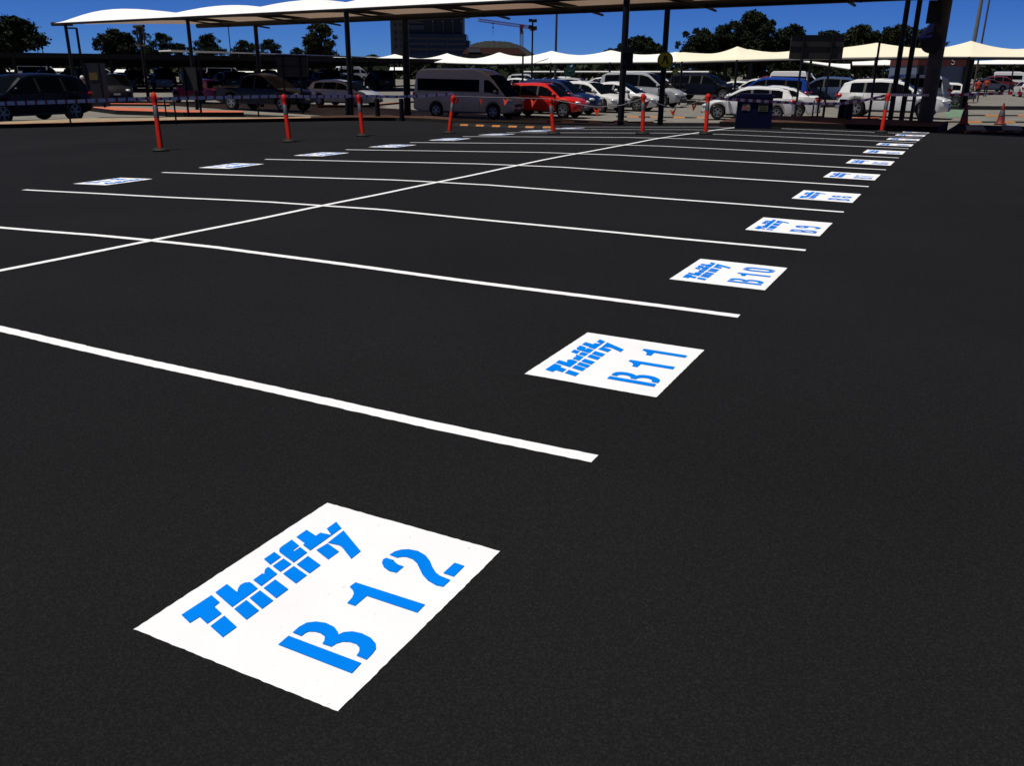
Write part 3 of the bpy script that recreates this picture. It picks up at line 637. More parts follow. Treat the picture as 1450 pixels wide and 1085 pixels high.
SPEC = {
 'hatch': dict(wr=.315, xf=1.3, xr=-1.3, sill=.19, wt=.56, H=1.47, S=[(-2.08, .55), (-2.05, .88), (-1.9, .98), (-1.0, .97), (.7, .94), (1.0, .93), (1.6, .80), (1.95, .66), (2.06, .5)], C=[(-1.98, .96), (-1.72, 1.32), (-1.3, 1.43), (-.4, 1.47), (.05, 1.44), (.35, 1.37), (1.3, .86)],
   P=[(-2.08, .70), (-1.95, .82), (-1.3, .87), (1.2, .87), (1.7, .81), (1.95, .7), (2.06, .52)], roof=(-1.5, .2), side=(-1.5, 1.0), pil=[-.95, -.15]),
 'sedan': dict(wr=.32, xf=1.38, xr=-1.36, sill=.18, wt=.57, H=1.44, S=[(-2.36, .55), (-2.33, .92), (-2.15, 1.0), (-1.5, .99), (.8, .92), (1.1, .91), (1.8, .8), (2.15, .68), (2.32, .48)], C=[(-1.85, .98), (-1.1, 1.35), (-.5, 1.43), (-.1, 1.44), (.3, 1.37), (1.3, .88)],
   P=[(-2.36, .7), (-2.2, .82), (-1.4, .89), (1.3, .89), (1.9, .83), (2.15, .72), (2.32, .52)], roof=(-.85, .2), side=(-1.35, .95), pil=[-.75, -.05]),
 'wagon': dict(wr=.33, xf=1.4, xr=-1.36, sill=.2, wt=.58, H=1.5, S=[(-2.3, .55), (-2.27, .95), (-2.1, 1.0), (.8, .95), (1.1, .94), (1.8, .83), (2.15, .7), (2.32, .5)], C=[(-2.2, .98), (-1.95, 1.38), (-1.5, 1.47), (-.4, 1.5), (.1, 1.45), (.4, 1.37), (1.35, .9)],
   P=[(-2.3, .72), (-2.15, .84), (-1.4, .9), (1.3, .9), (1.9, .83), (2.15, .72), (2.32, .52)], roof=(-1.7, .25), side=(-1.75, 1.0), pil=[-1.1, -.1]),
 'suv': dict(wr=.375, xf=1.4, xr=-1.36, sill=.3, wt=.62, H=1.72, S=[(-2.25, .6), (-2.22, 1.0), (-2.1, 1.1), (-1, 1.09), (.8, 1.06), (1.05, 1.06), (1.7, .99), (2.1, .88), (2.28, .6)], C=[(-2.18, 1.08), (-2.0, 1.52), (-1.6, 1.67), (-.5, 1.72), (.1, 1.69), (.42, 1.6), (1.25, 1.02)],
   P=[(-2.25, .74), (-2.1, .86), (-1.4, .91), (1.3, .91), (1.9, .86), (2.1, .77), (2.28, .6)], roof=(-1.75, .25), side=(-1.7, 1.0), pil=[-1.1, -.1]),
 'mpv': dict(wr=.345, xf=1.6, xr=-1.55, sill=.24, wt=.72, H=1.92, S=[(-2.53, .6), (-2.5, 1.05), (-2.4, 1.15), (.9, 1.1), (1.35, 1.1), (2.0, .96), (2.35, .8), (2.52, .55)], C=[(-2.47, 1.12), (-2.3, 1.72), (-2.0, 1.87), (-.5, 1.92), (.2, 1.9), (.6, 1.8), (1.65, 1.03)],
   P=[(-2.53, .8), (-2.4, .9), (-1.6, .95), (1.5, .95), (2.0, .89), (2.35, .78), (2.52, .58)], roof=(-2.1, .4), side=(-2.1, 1.4), pil=[-1.15, .05]),
 'van': dict(wr=.34, xf=1.75, xr=-1.36, sill=.25, wt=.80, H=2.28, S=[(-2.69, .55), (-2.67, 1.05), (-2.6, 1.24), (1.3, 1.22), (1.9, 1.17), (2.25, 1.09), (2.5, .95), (2.62, .78), (2.69, .5)], C=[(-2.64, 1.22), (-2.52, 2.0), (-2.42, 2.18), (-2.25, 2.25), (.6, 2.28), (1.05, 2.2), (1.45, 2.0), (1.75, 1.74), (2.38, 1.05)],
   P=[(-2.69, .84), (-2.6, .91), (-2.2, .94), (1.8, .94), (2.2, .91), (2.5, .82), (2.62, .74), (2.69, .6)], roof=(-2.5, 1.45), side=(-2.42, 2.02), pil=[], van=True),
 'ute': dict(wr=.39, xf=1.72, xr=-1.5, sill=.35, wt=.62, H=1.8, S=[(-2.66, .65), (-2.64, 1.08), (-2.6, 1.14), (-.8, 1.14), (1.0, 1.12), (1.35, 1.12), (2.1, 1.03), (2.45, .92), (2.62, .6)], C=[(-.95, 1.13), (-.78, 1.62), (-.45, 1.77), (.0, 1.8), (.35, 1.74), (.6, 1.64), (1.5, 1.08)],
   P=[(-2.66, .82), (-2.6, .9), (1.6, .93), (2.2, .87), (2.45, .78), (2.62, .62)], roof=(-.72, .45), side=(-.78, 1.2), pil=[.0], tray=True),
}
SPEC['pickup_canopy'] = dict(SPEC['ute'], C=[(-2.6, 1.13), (-2.45, 1.65), (-2.2, 1.74), (-.5, 1.78), (.0, 1.8), (.35, 1.74), (.6, 1.64), (1.5, 1.08)], roof=(-2.42, .45), side=(-2.3, 1.2), pil=[-.9, .0], tray=False)
q = SPEC['suv']; SPEC['crossover'] = dict(q, H=1.58, S=[(x, z*.93) for x, z in q['S']], C=[(x, z*.925) for x, z in q['C']], wr=.35, sill=.25)
WC = {}
def wheel_meshes(r):
    k = round(r, 3)
    if k in WC: return WC[k]
    m = MB(); w = .11
    m.lathe([(r*.62, -w), (r*.9, -w), (r*.98, -w*.8), (r, -w*.4), (r, w*.4), (r*.98, w*.8), (r*.9, w), (r*.62, w), (r*.6, w*.5), (0, w*.5)], (0, 0, 0), 26, axis='y')
    t = m.build('tyre_source', BLACK, None, 40)
    m = MB(); R0 = r*.63
    m.lathe([(R0, w*.62), (R0, w*1.02), (R0*.92, w*1.04), (R0*.9, w*.7)], (0, 0, 0), 26, axis='y')
    for i in range(10):
        a = 2*math.pi*i/10 + (.12 if i % 2 else -.12); c, s = math.cos(a), math.sin(a); p0, p1 = .16*R0, .93*R0; h = .05*r*2
        m.add([(p0*c-h*s*.5, w*.95, p0*s+h*c*.5), (p0*c+h*s*.5, w*.95, p0*s-h*c*.5), (p1*c+h*s*.4, w*1.0, p1*s-h*c*.4), (p1*c-h*s*.4, w*1.0, p1*s+h*c*.4),
               (p0*c-h*s*.5, w*.7, p0*s+h*c*.5), (p0*c+h*s*.5, w*.7, p0*s-h*c*.5), (p1*c+h*s*.4, w*.7, p1*s-h*c*.4), (p1*c-h*s*.4, w*.7, p1*s+h*c*.4)],
              [(0, 1, 2, 3), (7, 6, 5, 4), (0, 4, 5, 1), (1, 5, 6, 2), (2, 6, 7, 3), (3, 7, 4, 0)])
    m.lathe([(0, w*.98), (.2*R0, w*.97), (.22*R0, w*.7)], (0, 0, 0), 14, axis='y')
    ri = m.build('rim_source', ALLOY, None, 40)
    WC[k] = (t.data, ri.data); bpy.data.objects.remove(t); bpy.data.objects.remove(ri); return WC[k]
def ell(m, c, r, mi=0, n=10):
    k = 6; prof = [(math.sin(math.pi*i/k), -math.cos(math.pi*i/k)) for i in range(k+1)]; o = len(m.v)
    mm = MB(); mm.lathe([(max(a, .001), b) for a, b in prof], (0, 0, 0), n); m.add([(c[0]+x*r[0], c[1]+y*r[1], c[2]+z*r[2]) for x, y, z in mm.v], mm.f, mi)
BODIES = {}
def car_parts(kind):
    """meshes of one kind of car: list of (part, key of material, MB)"""
    if kind in BODIES: return BODIES[kind]
    s = SPEC[kind]; S, C, P = s['S'], s['C'], s['P']; x0, x1 = S[0][0], S[-1][0]; ra = s['wr']*1.17; out = []
    xs_ = set([round(x0+(x1-x0)*i/44, 3) for i in range(45)] + [a for a, _ in S] + [a for a, _ in P])
    for xw in (s['xf'], s['xr']):
        for i in range(13): xs_.add(round(xw+ra*math.cos(math.pi*i/12), 3))
    xs_ = sorted(xs_); xs_ = [x for i, x in enumerate(xs_) if i == 0 or x-xs_[i-1] > .002]
    def zb(x):
        z = s['sill'] + .10*max(0, (x-(x1-.5))/.5) + .12*max(0, ((x0+.45)-x)/.45)
        for xw in (s['xf'], s['xr']):
            if abs(x-xw) < ra: z = max(z, s['wr']+math.sqrt(max(0, ra*ra-(x-xw)**2)))
        return min(z, lerp(S, x)-.06)
    b = MB(); vs = []; NP = 8
    def sec(x):
        z0, z1, w = zb(x), lerp(S, x), lerp(P, x); h = z1-z0; fw = .02*math.exp(-((abs(x-s['xf'])-.1)/.45)**4) + .02*math.exp(-((abs(x-s['xr'])-.1)/.45)**4); w = w+fw
        return [(0, z0), (w*.88, z0), (w*.97, z0+min(.07, h*.2)), (w, z0+h*.5), (w*.985, z1-min(.2, h*.35)), (w*.955, z1-.04*min(1, h*3)), (w*.86, z1), (0, z1+.025)]
    for x in xs_:
        p = sec(x); vs += [(x, y, z) for y, z in p] + [(x, -y, z) for y, z in p]
    b.v = vs
    for i in range(len(xs_)-1):
        for k in range(NP-1):
            a, c = i*16, (i+1)*16; mi = 1 if k == 0 else 0
            b.f.append([a+k, c+k, c+k+1, a+k+1]); b.m.append(mi); b.f.append([a+8+k+1, c+8+k+1, c+8+k, a+8+k]); b.m.append(mi)
    n = len(xs_)-1
    b.f.append([k for k in range(8)] + [8+k for k in range(7, 0, -1)]); b.m.append(0)
    b.f.append(([n*16+k for k in range(8)] + [n*16+8+k for k in range(7, 0, -1)])[::-1]); b.m.append(0)
    # cabin
    cx = sorted(set([a for a, _ in C] + [round(C[0][0]+(C[-1][0]-C[0][0])*i/40, 3) for i in range(41)] + [s['roof'][0], s['roof'][1], s['side'][0], s['side'][1]] + [p+d for p in s['pil'] for d in (-.05, .05)]))
    H = s['H']; ws, rw = MB(), MB(); sides = {}; van = s.get('van')
    def csec(x):
        zs = lerp(S, x)-.02; zt = max(lerp(C, x), zs+.01); w = lerp(P, x)*.955; t = max(0, min(1, (zt-zs)/(H-zs))); wt = w-(w-s['wt'])*t; e = min(1, t*2.2)
        mid = zs+(zt-zs)*.5
        if van: zu = min(zt-.12*e, zs+.62); zu = max(zu, zs)
        else: zu = zt-.10*e
        f = (zu-zs)/max(.001, zt-zs)
        return [(w, zs), (w-(w-wt)*.04, zs+.05*(zu-zs)), (w-(w-wt)*(.85 if not van else .45), zs+.95*(zu-zs)), (w-(w-wt)*.98, zt-.055*e), (wt-.09*e, zt-.01), (0, zt+.02*e)]
    def pane_at(x):
        if not (s['side'][0] < x < s['side'][1]): return None
        if van: return 0 if x < .98 else (1 if x > 1.2 else None)
        k = 0
        for p in s['pil']:
            if abs(x-p) < .05: return 'p'
            if x > p: k += 1
        return k
    for i in range(len(cx)-1):
        xa, xb = cx[i], cx[i+1]; xm = (xa+xb)/2; A, B = csec(xa), csec(xb)
        for sg in (1, -1):
            for k in range(5):
                q = [(xa, A[k][0]*sg, A[k][1]), (xb, B[k][0]*sg, B[k][1]), (xb, B[k+1][0]*sg, B[k+1][1]), (xa, A[k+1][0]*sg, A[k+1][1])]
                if sg < 0: q = q[::-1]
                tgt, mi = b, 0
                if k == 1:
                    pn = pane_at(xm)
                    if pn == 'p': mi = 1
                    elif pn is not None: tgt = sides.setdefault((sg, pn), MB())
                elif k == 4 or (k == 3 and False):
                    if xm > s['roof'][1]: tgt = ws
                    elif xm < s['roof'][0]: tgt = rw
                tgt.add(q, [(0, 1, 2, 3)], mi)
    # seams, sill trim, lower intake, handles
    for x in ([s['side'][1]-.05] + s['pil'] + ([s['side'][0]+.25] if not van else [1.05, .1, -1.3])):
        p = sec(x)
        for sg in (1, -1):
            b.tube([(x, sg*(y+.001), z) for y, z in p[2:6]], .006, 4, 1, False)
    out.append(('body', 'paint', b, 35))
    for sg in (1, -1): t = MB(); t.box(((s['xf']+s['xr'])/2, sg*(lerp(P, 0)*.985), s['sill']+.04), (s['xf']-s['xr']-2*ra, .05, .08)); out.append(('sill_trim', 'trim', t, 0))
    w = lerp(P, x1-.1); zf = lerp(S, x1-.1)
    t = MB(); t.box((x1-.035, 0, s['sill']+.16), (.1, w*1.5, .16)); out.append(('front_bumper', 'trim', t, 0))
    t = MB(); t.box((x0+.03, 0, s['sill']+.14), (.1, w*1.7, .12)); out.append(('rear_bumper', 'trim', t, 0))
    g = MB(); g.box((x1-.045, 0, (zf+s['sill'])/2+.10), (.1, w*1.05, .13)); out.append(('grille', 'trim', g, 0))
    out.append(('windscreen', 'glass', ws, 0)); out.append(('rear_window', 'glass', rw, 0))
    for key, mb in sides.items(): out.append(('side_window', 'glass', mb, 0))
    for sg in (1, -1):
        h = MB(); xh = x1-.2; ell(h, (xh, sg*lerp(P, xh)*.82, lerp(S, xh)-.10), (.2, .16, .085)); out.append(('headlight', 'lamp', h, 60))
        h = MB(); xt = x0+.13; zt_ = lerp(S, xt)-.12
        if van: h.box((xt-.06, sg*lerp(P, xt)*.95, 1.0), (.12, .1, .34))
        else: ell(h, (xt, sg*lerp(P, xt)*.93, zt_), (.17, .1, .10))
        out.append(('tail_light', 'red', h, 60))
        h = MB(); xm_ = s['side'][1]-.12; zm = lerp(S, xm_)+.09; h.tube([(xm_, sg*lerp(P, xm_)*.93, zm-.04), (xm_, sg*(lerp(P, xm_)+.08), zm-.02)], .025, 6); ell(h, (xm_+.02, sg*(lerp(P, xm_)+.13), zm+.02), (.08, .1, .075)); out.append(('mirror', 'paint', h, 60))
        h = MB()
        for p_ in (s['pil'] or [.9]): h.box((p_+.22-.4, sg*(lerp(P, p_)*1.0+.008), lerp(S, p_)-.14), (.17, .03, .03))
        out.append(('door_handle', 'paint', h, 0))
    h = MB(); h.box((x1+.018, 0, s['sill']+.27), (.012, .37, .11)); out.append(('number_plate', 'plate', h, 0))
    h = MB(); h.box((x0-.012, 0, .78), (.012, .37, .11)); out.append(('number_plate', 'plate', h, 0))
    if s.get('tray'):
        h = MB(); h.box((-1.75, 0, 1.155), (1.62, 1.5, .02)); out.append(('tray', 'trim', h, 0))
        h = MB()
        for sg in (1, -1): h.tube([(-2.6, sg*.84, 1.17), (-1.0, sg*.84, 1.17)], .03, 6)
        h.tube([(-1.0, -.7, 1.16), (-1.0, -.6, 1.62), (-1.0, .6, 1.62), (-1.0, .7, 1.16)], .035, 6); out.append(('sports_bar', 'trim', h, 50))
    meshes = []
    mk = dict(paint=[WHITEP, TRIM], trim=[TRIM], glass=[GLASS], lamp=[LAMP], red=[REDLAMP], plate=[PLATE])
    for nm, key, mb, sm in out:
        if not mb.f: continue
        o = mb.build(nm+'_source', mk[key], None, sm or None); meshes.append((nm, key, o.data)); bpy.data.objects.remove(o)
    BODIES[kind] = meshes; return meshes
def car(kind, pm, loc, heading, label, scale=1, name=None, group='cars parked in the lot', small=False, cat='car'):
    nm = name or {'van': 'minibus', 'mpv': 'people_carrier', 'suv': 'parked_suv', 'crossover': 'parked_suv', 'ute': 'utility_pickup', 'pickup_canopy': 'utility_pickup'}.get(kind, 'parked_car')
    root = empty(nm, loc, label, cat, group, rz=heading); root.scale = (scale,)*3
    s = SPEC[kind]
    for part, key, me in car_parts(kind):
        if small and part in ('door_handle', 'sill_trim', 'front_bumper', 'rear_bumper', 'mirror', 'sports_bar'): continue
        o = bpy.data.objects.new(part, me); col.objects.link(o); o.parent = root
        if key == 'paint': o.material_slots[0].link = 'OBJECT'; o.material_slots[0].material = pm
    t, r = wheel_meshes(s['wr']); hw = lerp(s['P'], 0)-.115
    for xw in (s['xf'], s['xr']):
        for sg in (1, -1):
            w = bpy.data.objects.new('wheel', t); col.objects.link(w); w.parent = root; w.location = (xw, sg*hw, s['wr']); w.rotation_euler = (0, 0, 0 if sg > 0 else math.pi)
            ri = bpy.data.objects.new('rim', r); col.objects.link(ri); ri.parent = w
    return root
def car_px(kind, pm, pf, pr, heading, label, **k):
    """front and rear wheel contact points as sighted"""
    a, b = hit(*pf), hit(*pr); s = SPEC[kind]; m = (a+b)/2; d = depth(m); hd = R(heading); wb = s['xf']-s['xr']
    e = Vector((math.cos(hd), math.sin(hd), 0)); app = abs(e.dot(RT))*wb*F/d; sc = abs(pf[0]-pr[0])/app; sc = max(.9, min(1.12, sc))
    mid = (s['xf']+s['xr'])/2*sc; c = m - e*mid - Vector((-math.sin(hd), math.cos(hd), 0))*(-.75)  # wheels seen are on the near side
    c = m - e*mid; nrm = Vector((-e.y, e.x, 0)); toc = (CAM-m)
    if nrm.dot(toc) < 0: nrm = -nrm
    c = c - nrm*(lerp(s['P'], 0)-.1)*sc
    c.z = gz(c.x, c.y)
    return car(kind, pm, c, hd, label, scale=sc, **k)
def car_far(kind, pm, px, d, heading, label, **k):
    g = -.6
    for _ in range(4):
        # point of the ground at this depth under px
        lo, hi = 60., 300.
        for _ in range(40):
            md = (lo+hi)/2; p = at(px, md, d)
            if p.z > gz(p.x, p.y): lo = md
            else: hi = md
    p.z = gz(p.x, p.y)
    return car(kind, pm, p, R(heading), label, small=k.pop('small', True), **k)
car_px('crossover', NAVYP, (3, 175), (110, 172), -88, 'dark navy four wheel drive at the far left, nose out of the photo')
van = car_px('van', VANSHADE, (700, 169), (618, 166), 2, 'pale high roof minibus standing in the canopy shade', cat='minibus')
car_px('suv', REDP, (797, 168), (730, 165), 1, 'bright red four wheel drive parked just right of the minibus')
car_px('suv', BLUEP, (816, 163), (748, 161), 1, 'blue four wheel drive parked behind the red one')
car_px('hatch', WHITEP, (852, 159), (793, 157), -14, 'white hatchback parked right of the blue four wheel drive, nose to the right')
car_px('sedan', WHITEP, (901, 157), (834, 156), -2, 'white sedan parked in front of the silver people carrier')
car_px('mpv', SILVER, (936, 152), (868, 150), -2, 'silver white people carrier parked left of the navy pickup')
car_px('pickup_canopy', NAVYP, (1022, 141), (962, 142.5), -6, 'navy pickup with pale roof, parked right of the silver people carrier')
car_px('hatch', WHITEP, (1018, 170), (1095, 169), 191, 'white hatchback half hidden by the blue bin, nose to the left')
car_px('sedan', WHITEP, (1047, 166.5), (1124, 166), 188, 'white sedan just behind the hatchback by the blue bin, tail to the right')
car_px('suv', BLUEG, (1133, 148), (1188, 147.5), 184, 'blue four wheel drive behind the white sedan tail, facing left')
car_px('crossover', WHITEP, (1302, 167), (1212, 167), -3, 'white four wheel drive left of the thick column, tail towards the blue bin')
car_px('suv', SILVER, (1246, 153), (1312, 153), 184, 'silver four wheel drive partly hidden behind the thick column')
car_px('sedan', STEELP, (1356, 145), (1292, 144), -4, 'grey blue sedan showing its nose right of the thick column')
car_px('ute', BLACKP, (406, 157), (324, 157), 3, 'dark utility pickup behind the second orange bollard, nose to the right')
car_px('wagon', SILVER, (509, 150.5), (450, 150.5), 2, 'silver wagon with bright roof line behind the third orange bollard')
car_far('hatch', MAGENTA, 284, 56, 170, 'magenta hatchback mostly hidden behind the small framed board')
car_far('suv', BLACKP, 168, 55, -40, 'black four wheel drive in the shade behind the first orange bollard')
# farther rows
FR = 'cars in the far rows of the lot'
for px, d, k_, pm_, hd, lab in ((748, 92, 'suv', SILVER, 4, 'tiny far silver four wheel drive just right of the floodlight pole'), (790, 96, 'hatch', WHITEP, 184, 'tiny far white hatchback under the green sign'), (858, 97, 'sedan', WHITEP, 3, 'tiny far white sedan behind the roof of the silver people carrier'), (893, 99, 'sedan', BLACKP, 182, 'tiny far black sedan left of the pedestrian sign post'), (938, 95, 'wagon', WHITEP, 3, 'tiny far white wagon directly under the pedestrian sign'), (972, 98, 'suv', DGREY, 182, 'tiny far grey four wheel drive behind the navy pickup roof'), (1010, 93, 'hatch', WHITEP, 2, 'tiny far white hatchback right of the navy pickup roof'), (1052, 90, 'sedan', DGREY, 183, 'tiny far dark sedan behind the far white four wheel drive'), (1100, 99, 'suv', MAROON, 3, 'tiny far maroon four wheel drive left of the far white minibus'), (1165, 80, 'hatch', WHITEP, 182, 'far white hatchback above the blue four wheel drive roof'), (1200, 84, 'sedan', SILVER, 3, 'far silver sedan between the blue and the white four wheel drives'), (1290, 78, 'suv', STEELP, 182, 'far grey four wheel drive behind the two tall posts'), (1398, 105, 'sedan', SILVER, 20, 'tiny far silver sedan behind the two people')):
    car_far(k_, pm_, px, d, hd, lab, group=FR)
car_far('hatch', WHITEP, 728, 78, 178, 'far white hatchback showing its roof right behind the minibus nose')
car_far('sedan', DGREY, 765, 74, 2, 'far dark sedan showing its roof above the red four wheel drive')
car_far('wagon', SILVER, 818, 80, 2, 'far silver wagon above the white hatchback')
car_far('sedan', DGREY, 842, 72, 182, 'far dark grey sedan just left of the silver white people carrier roof')
car_far('suv', STEELP, 912, 84, 2, 'far grey four wheel drive seen beyond the silver people carrier windscreen')
car_far('hatch', WHITEP, 1036, 74, 182, 'far white hatchback ahead of the navy pickup')
car_far('suv', WHITEP, 1068, 70, 182, 'far white four wheel drive above the hatchback by the blue bin')
car_far('mpv', paint('bright_blue', (.006, .04, .28)), 1085, 55, 182, 'bright blue people carrier roof right behind the white sedan')
car_far('van', WHITEP, 1126, 88, 2, 'far white minibus above the blue four wheel drive windscreen', cat='minibus')
car_far('suv', BLACKP, 1226, 72, 92, 'far black four wheel drive above the white four wheel drive roof')
car_far('mpv', BLUEP, 1268, 68, 182, 'far blue people carrier roof right of the black four wheel drive')
car_far('hatch', WHITEP, 1322, 60, 182, 'far white hatchback behind the thick column')
car_far('suv', MAROON, 1418, 112, 5, 'far dark maroon four wheel drive at the right edge near the two people')
car_far('van', WHITEP, 1432, 122, 5, 'far white minibus at the right edge beyond the maroon one', cat='minibus')
car_far('hatch', WHITEP, 1452, 82, 100, 'far white hatchback cut by the right edge of the photo')
# ------------------------------------------------------------------ dark carport on the left
DARKROOF = mat('dark_roof_sheet', (.012, .012, .013), .7, var=.2, spec=.2)
A, B = atz(-160, 71, 2.25), atz(640, 83.4, 2.25); e = (B-A); LC = e.length; e.normalize(); nn = Vector((-e.y, e.x, 0))
if nn.dot(FW) < 0: nn = -nn
cp = empty('carport', (A.x, A.y, gz(A.x, A.y)), 'long dark flat roofed carport at the left with many cars in its shade', 'carport')
def slabq(m, pts, z0, z1, mi=0):
    n = len(pts); m.add([(p.x, p.y, z0) for p in pts] + [(p.x, p.y, z1) for p in pts], [list(range(n))[::-1], list(range(n, 2*n))] + [(i, (i+1) % n, n+(i+1) % n, n+i) for i in range(n)], mi)
A0 = A.copy(); o_ = Vector((-cp.location.x, -cp.location.y, -cp.location.z))
def cpb(m, name, mt, sm=None): m.v = [tuple(Vector(v)+o_) for v in m.v]; return m.build(name, mt, cp, sm)
m = MB()
for k in range(3): slabq(m, [A+nn*(k*17), B+nn*(k*17), B+nn*(k*17+15.6), A+nn*(k*17+15.6)], 2.02-.34*k, 2.22-.34*k)
cpb(m, 'roof', DARKROOF)
for k in range(3):
    m = MB(); slabq(m, [A+nn*(17*k-.06), B+nn*(17*k-.06), B+nn*(17*k-.01), A+nn*(17*k-.01)], 1.86-.34*k, 2.25-.34*k); cpb(m, 'fascia', DARKROOF)
    for q in (5, 10.5):
        m = MB(); slabq(m, [A+nn*(17*k+q), B+nn*(17*k+q), B+nn*(17*k+q+.2), A+nn*(17*k+q+.2)], 1.78-.34*k, 2.01-.34*k); cpb(m, 'purlin', DARKROOF)
m = MB(); P0, P1 = atz(243, 70.2, 2.5)+nn*.3, atz(600, 82.6, 2.5)+nn*.3; slabq(m, [P0, P1, P1+nn*5, P0+nn*5], 2.43, 2.51); cpb(m, 'white_roof_sheet', WHITEFAB)
for k in range(3):
    for i in range(13):
        if (i+k) % 2: continue
        p = A + e*(LC*(i+.3)/13) + nn*(k*17+2.2); m = MB(); m.tube([(p.x, p.y, gz(p.x, p.y)-.1), (p.x, p.y, 2.02-.34*k)], .12, 8); cpb(m, 'post', STEEL, 50)
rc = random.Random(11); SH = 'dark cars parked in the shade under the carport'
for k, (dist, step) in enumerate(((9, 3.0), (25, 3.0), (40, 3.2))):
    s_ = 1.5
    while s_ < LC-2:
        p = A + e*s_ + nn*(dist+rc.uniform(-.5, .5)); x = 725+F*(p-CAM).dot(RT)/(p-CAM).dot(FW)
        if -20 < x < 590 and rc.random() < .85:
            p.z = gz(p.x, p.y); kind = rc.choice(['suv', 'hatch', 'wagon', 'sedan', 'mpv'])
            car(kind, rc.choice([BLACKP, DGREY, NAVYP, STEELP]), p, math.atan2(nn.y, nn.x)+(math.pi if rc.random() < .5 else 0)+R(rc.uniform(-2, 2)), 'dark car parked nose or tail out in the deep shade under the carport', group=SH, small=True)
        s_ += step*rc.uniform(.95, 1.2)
WL = 'white cars standing in the sun beyond the carport'
s_ = 2
while s_ < LC+40:
    p = A + e*s_*1.25 + nn*(60+rc.uniform(-1, 1)); x = 725+F*(p-CAM).dot(RT)/(p-CAM).dot(FW)
    if -10 < x < 600 and rc.random() < .75:
        p.z = gz(p.x, p.y); car(rc.choice(['van', 'mpv', 'suv', 'hatch', 'suv']), WHITEP, p, math.atan2(e.y, e.x), 'small pale car in the sun, seen through the gap below the carport roof', group=WL, small=True)
    s_ += 6.2*rc.uniform(.9, 1.5)

for x0, x1, y in ((-2, 30, 98.5), (72, 99, 98), (163, 188, 99.5), (228, 240, 100.5), (292, 314, 101.5), (332, 358, 102), (366, 393, 100), (452, 489, 105.5), (552, 577, 96.5)):
    a, b = at(x0, y, 138), at(x1, y+.6, 138); c = (a+b)/2; g = gz(c.x, c.y); o = empty('shade_sheet', (c.x, c.y, g), 'thin strip of white shade sheet glimpsed under the dark carport roof', 'shade sheet', 'white shade sheets far beyond the carport', rz=-YAW); w_ = (b-a).length; h_ = c.z-g
    m = MB(); m.add([(-w_/2, -.6, h_-.22), (w_/2, -.6, h_-.22), (w_/2, .6, h_+.2), (-w_/2, .6, h_+.2), (-w_/2, -.6, h_-.27), (w_/2, -.6, h_-.27), (w_/2, .6, h_+.15), (-w_/2, .6, h_+.15)], [(0, 1, 2, 3), (7, 6, 5, 4), (0, 4, 5, 1), (1, 5, 6, 2), (2, 6, 7, 3), (3, 7, 4, 0)]); m.build('sheet', WHITEFAB, o)
    for t in (-.45, .45): m = MB(); m.tube([(t*w_, 0, -.1), (t*w_, 0, h_-.03)], .05, 6); m.build('post', STEEL, o, 50)
# ------------------------------------------------------------------ peaked shade canopies in the middle distance
def sail(label, x0, x1, peaks, yv, yb, d0, d1, fab, cat='shade canopy', posts=True, wid=6.):
    """peaks: (x, y) sighted tops; yv / yb: functions of x for valley height and lower edge"""
    n = max(8, int((x1-x0)/3)); fr, rd, bk = [], [], []; px = [p[0] for p in peaks]
    for i in range(n+1):
        x = x0+(x1-x0)*i/n; d = 1/((1/d0)+(1/d1-1/d0)*(x-x0)/(x1-x0))
        j = min(range(len(px)), key=lambda k: abs(px[k]-x)); hw = (px[1]-px[0])/2 if len(px) > 1 else max(px[0]-x0, x1-px[0])
        if x < px[j] and j > 0: hw = (px[j]-px[j-1])/2
        elif x > px[j] and j < len(px)-1: hw = (px[j+1]-px[j])/2
        t = max(0, 1-abs(x-px[j])/max(hw, 20)); yt = yv(x) - (yv(x)-peaks[j][1])*(t**1.7)
        a = at(x, yb(x), d); c = at(x, yt, d+wid*.5); g = at(x, yb(x), d+wid); g.z = a.z; fr.append(a); rd.append(c); bk.append(g)
    g0 = gz(fr[n//2].x, fr[n//2].y); o = empty('shade_canopy', (fr[n//2].x, fr[n//2].y, g0), label, cat, 'peaked shade canopies over the car park'); off = Vector((-o.location.x, -o.location.y, -o.location.z))
    m = MB()
    for a, c, g in zip(fr, rd, bk):
        b1 = a.lerp(c, .5) - Vector((0, 0, .08*(c.z-a.z))); b2 = g.lerp(c, .5) - Vector((0, 0, .08*(c.z-a.z)))
        for q in (a-Vector((0, 0, .1)), a, b1, c, b2, g): m.v.append(tuple(q+off))
    for i in range(n):
        for k in range(5): m.f.append([6*i+k, 6*i+6+k, 6*i+7+k, 6*i+k+1]); m.m.append(0)
    m.build('membrane', fab, o, 50)
    m = MB(); m.tube([p+off+Vector((0, 0, -.12)) for p in fr[::max(1, n//8)]] + [fr[-1]+off+Vector((0, 0, -.12))], .07, 6); m.build('edge_beam', STEEL, o, 50)
    if posts:
        for p in px:
            if not x0 <= p <= x1: continue
            i = int((p-x0)/(x1-x0)*n); q = fr[i]
            for qq in (q, bk[i]):
                m = MB(); g = gz(qq.x, qq.y); m.tube([(qq.x+off.x, qq.y+off.y, g+off.z), (qq.x+off.x, qq.y+off.y, qq.z+off.z)], .08, 8); m.build('post', STEEL, o, 50)
    return o
sail('long bright white peaked shade canopy above the minibus and red car', 462, 972, [(485, 78.5), (559, 76), (633, 75), (707, 73.5), (781, 71.5), (865, 70.5), (958, 73)], lambda x: 82.5 if x < 700 else lerp([(700, 82), (760, 78.5), (870, 77), (972, 77)], x), lambda x: lerp([(462, 82.8), (560, 85), (625, 88), (690, 90), (780, 88.2), (972, 86.5)], x), 104, 62, WHITEFAB)
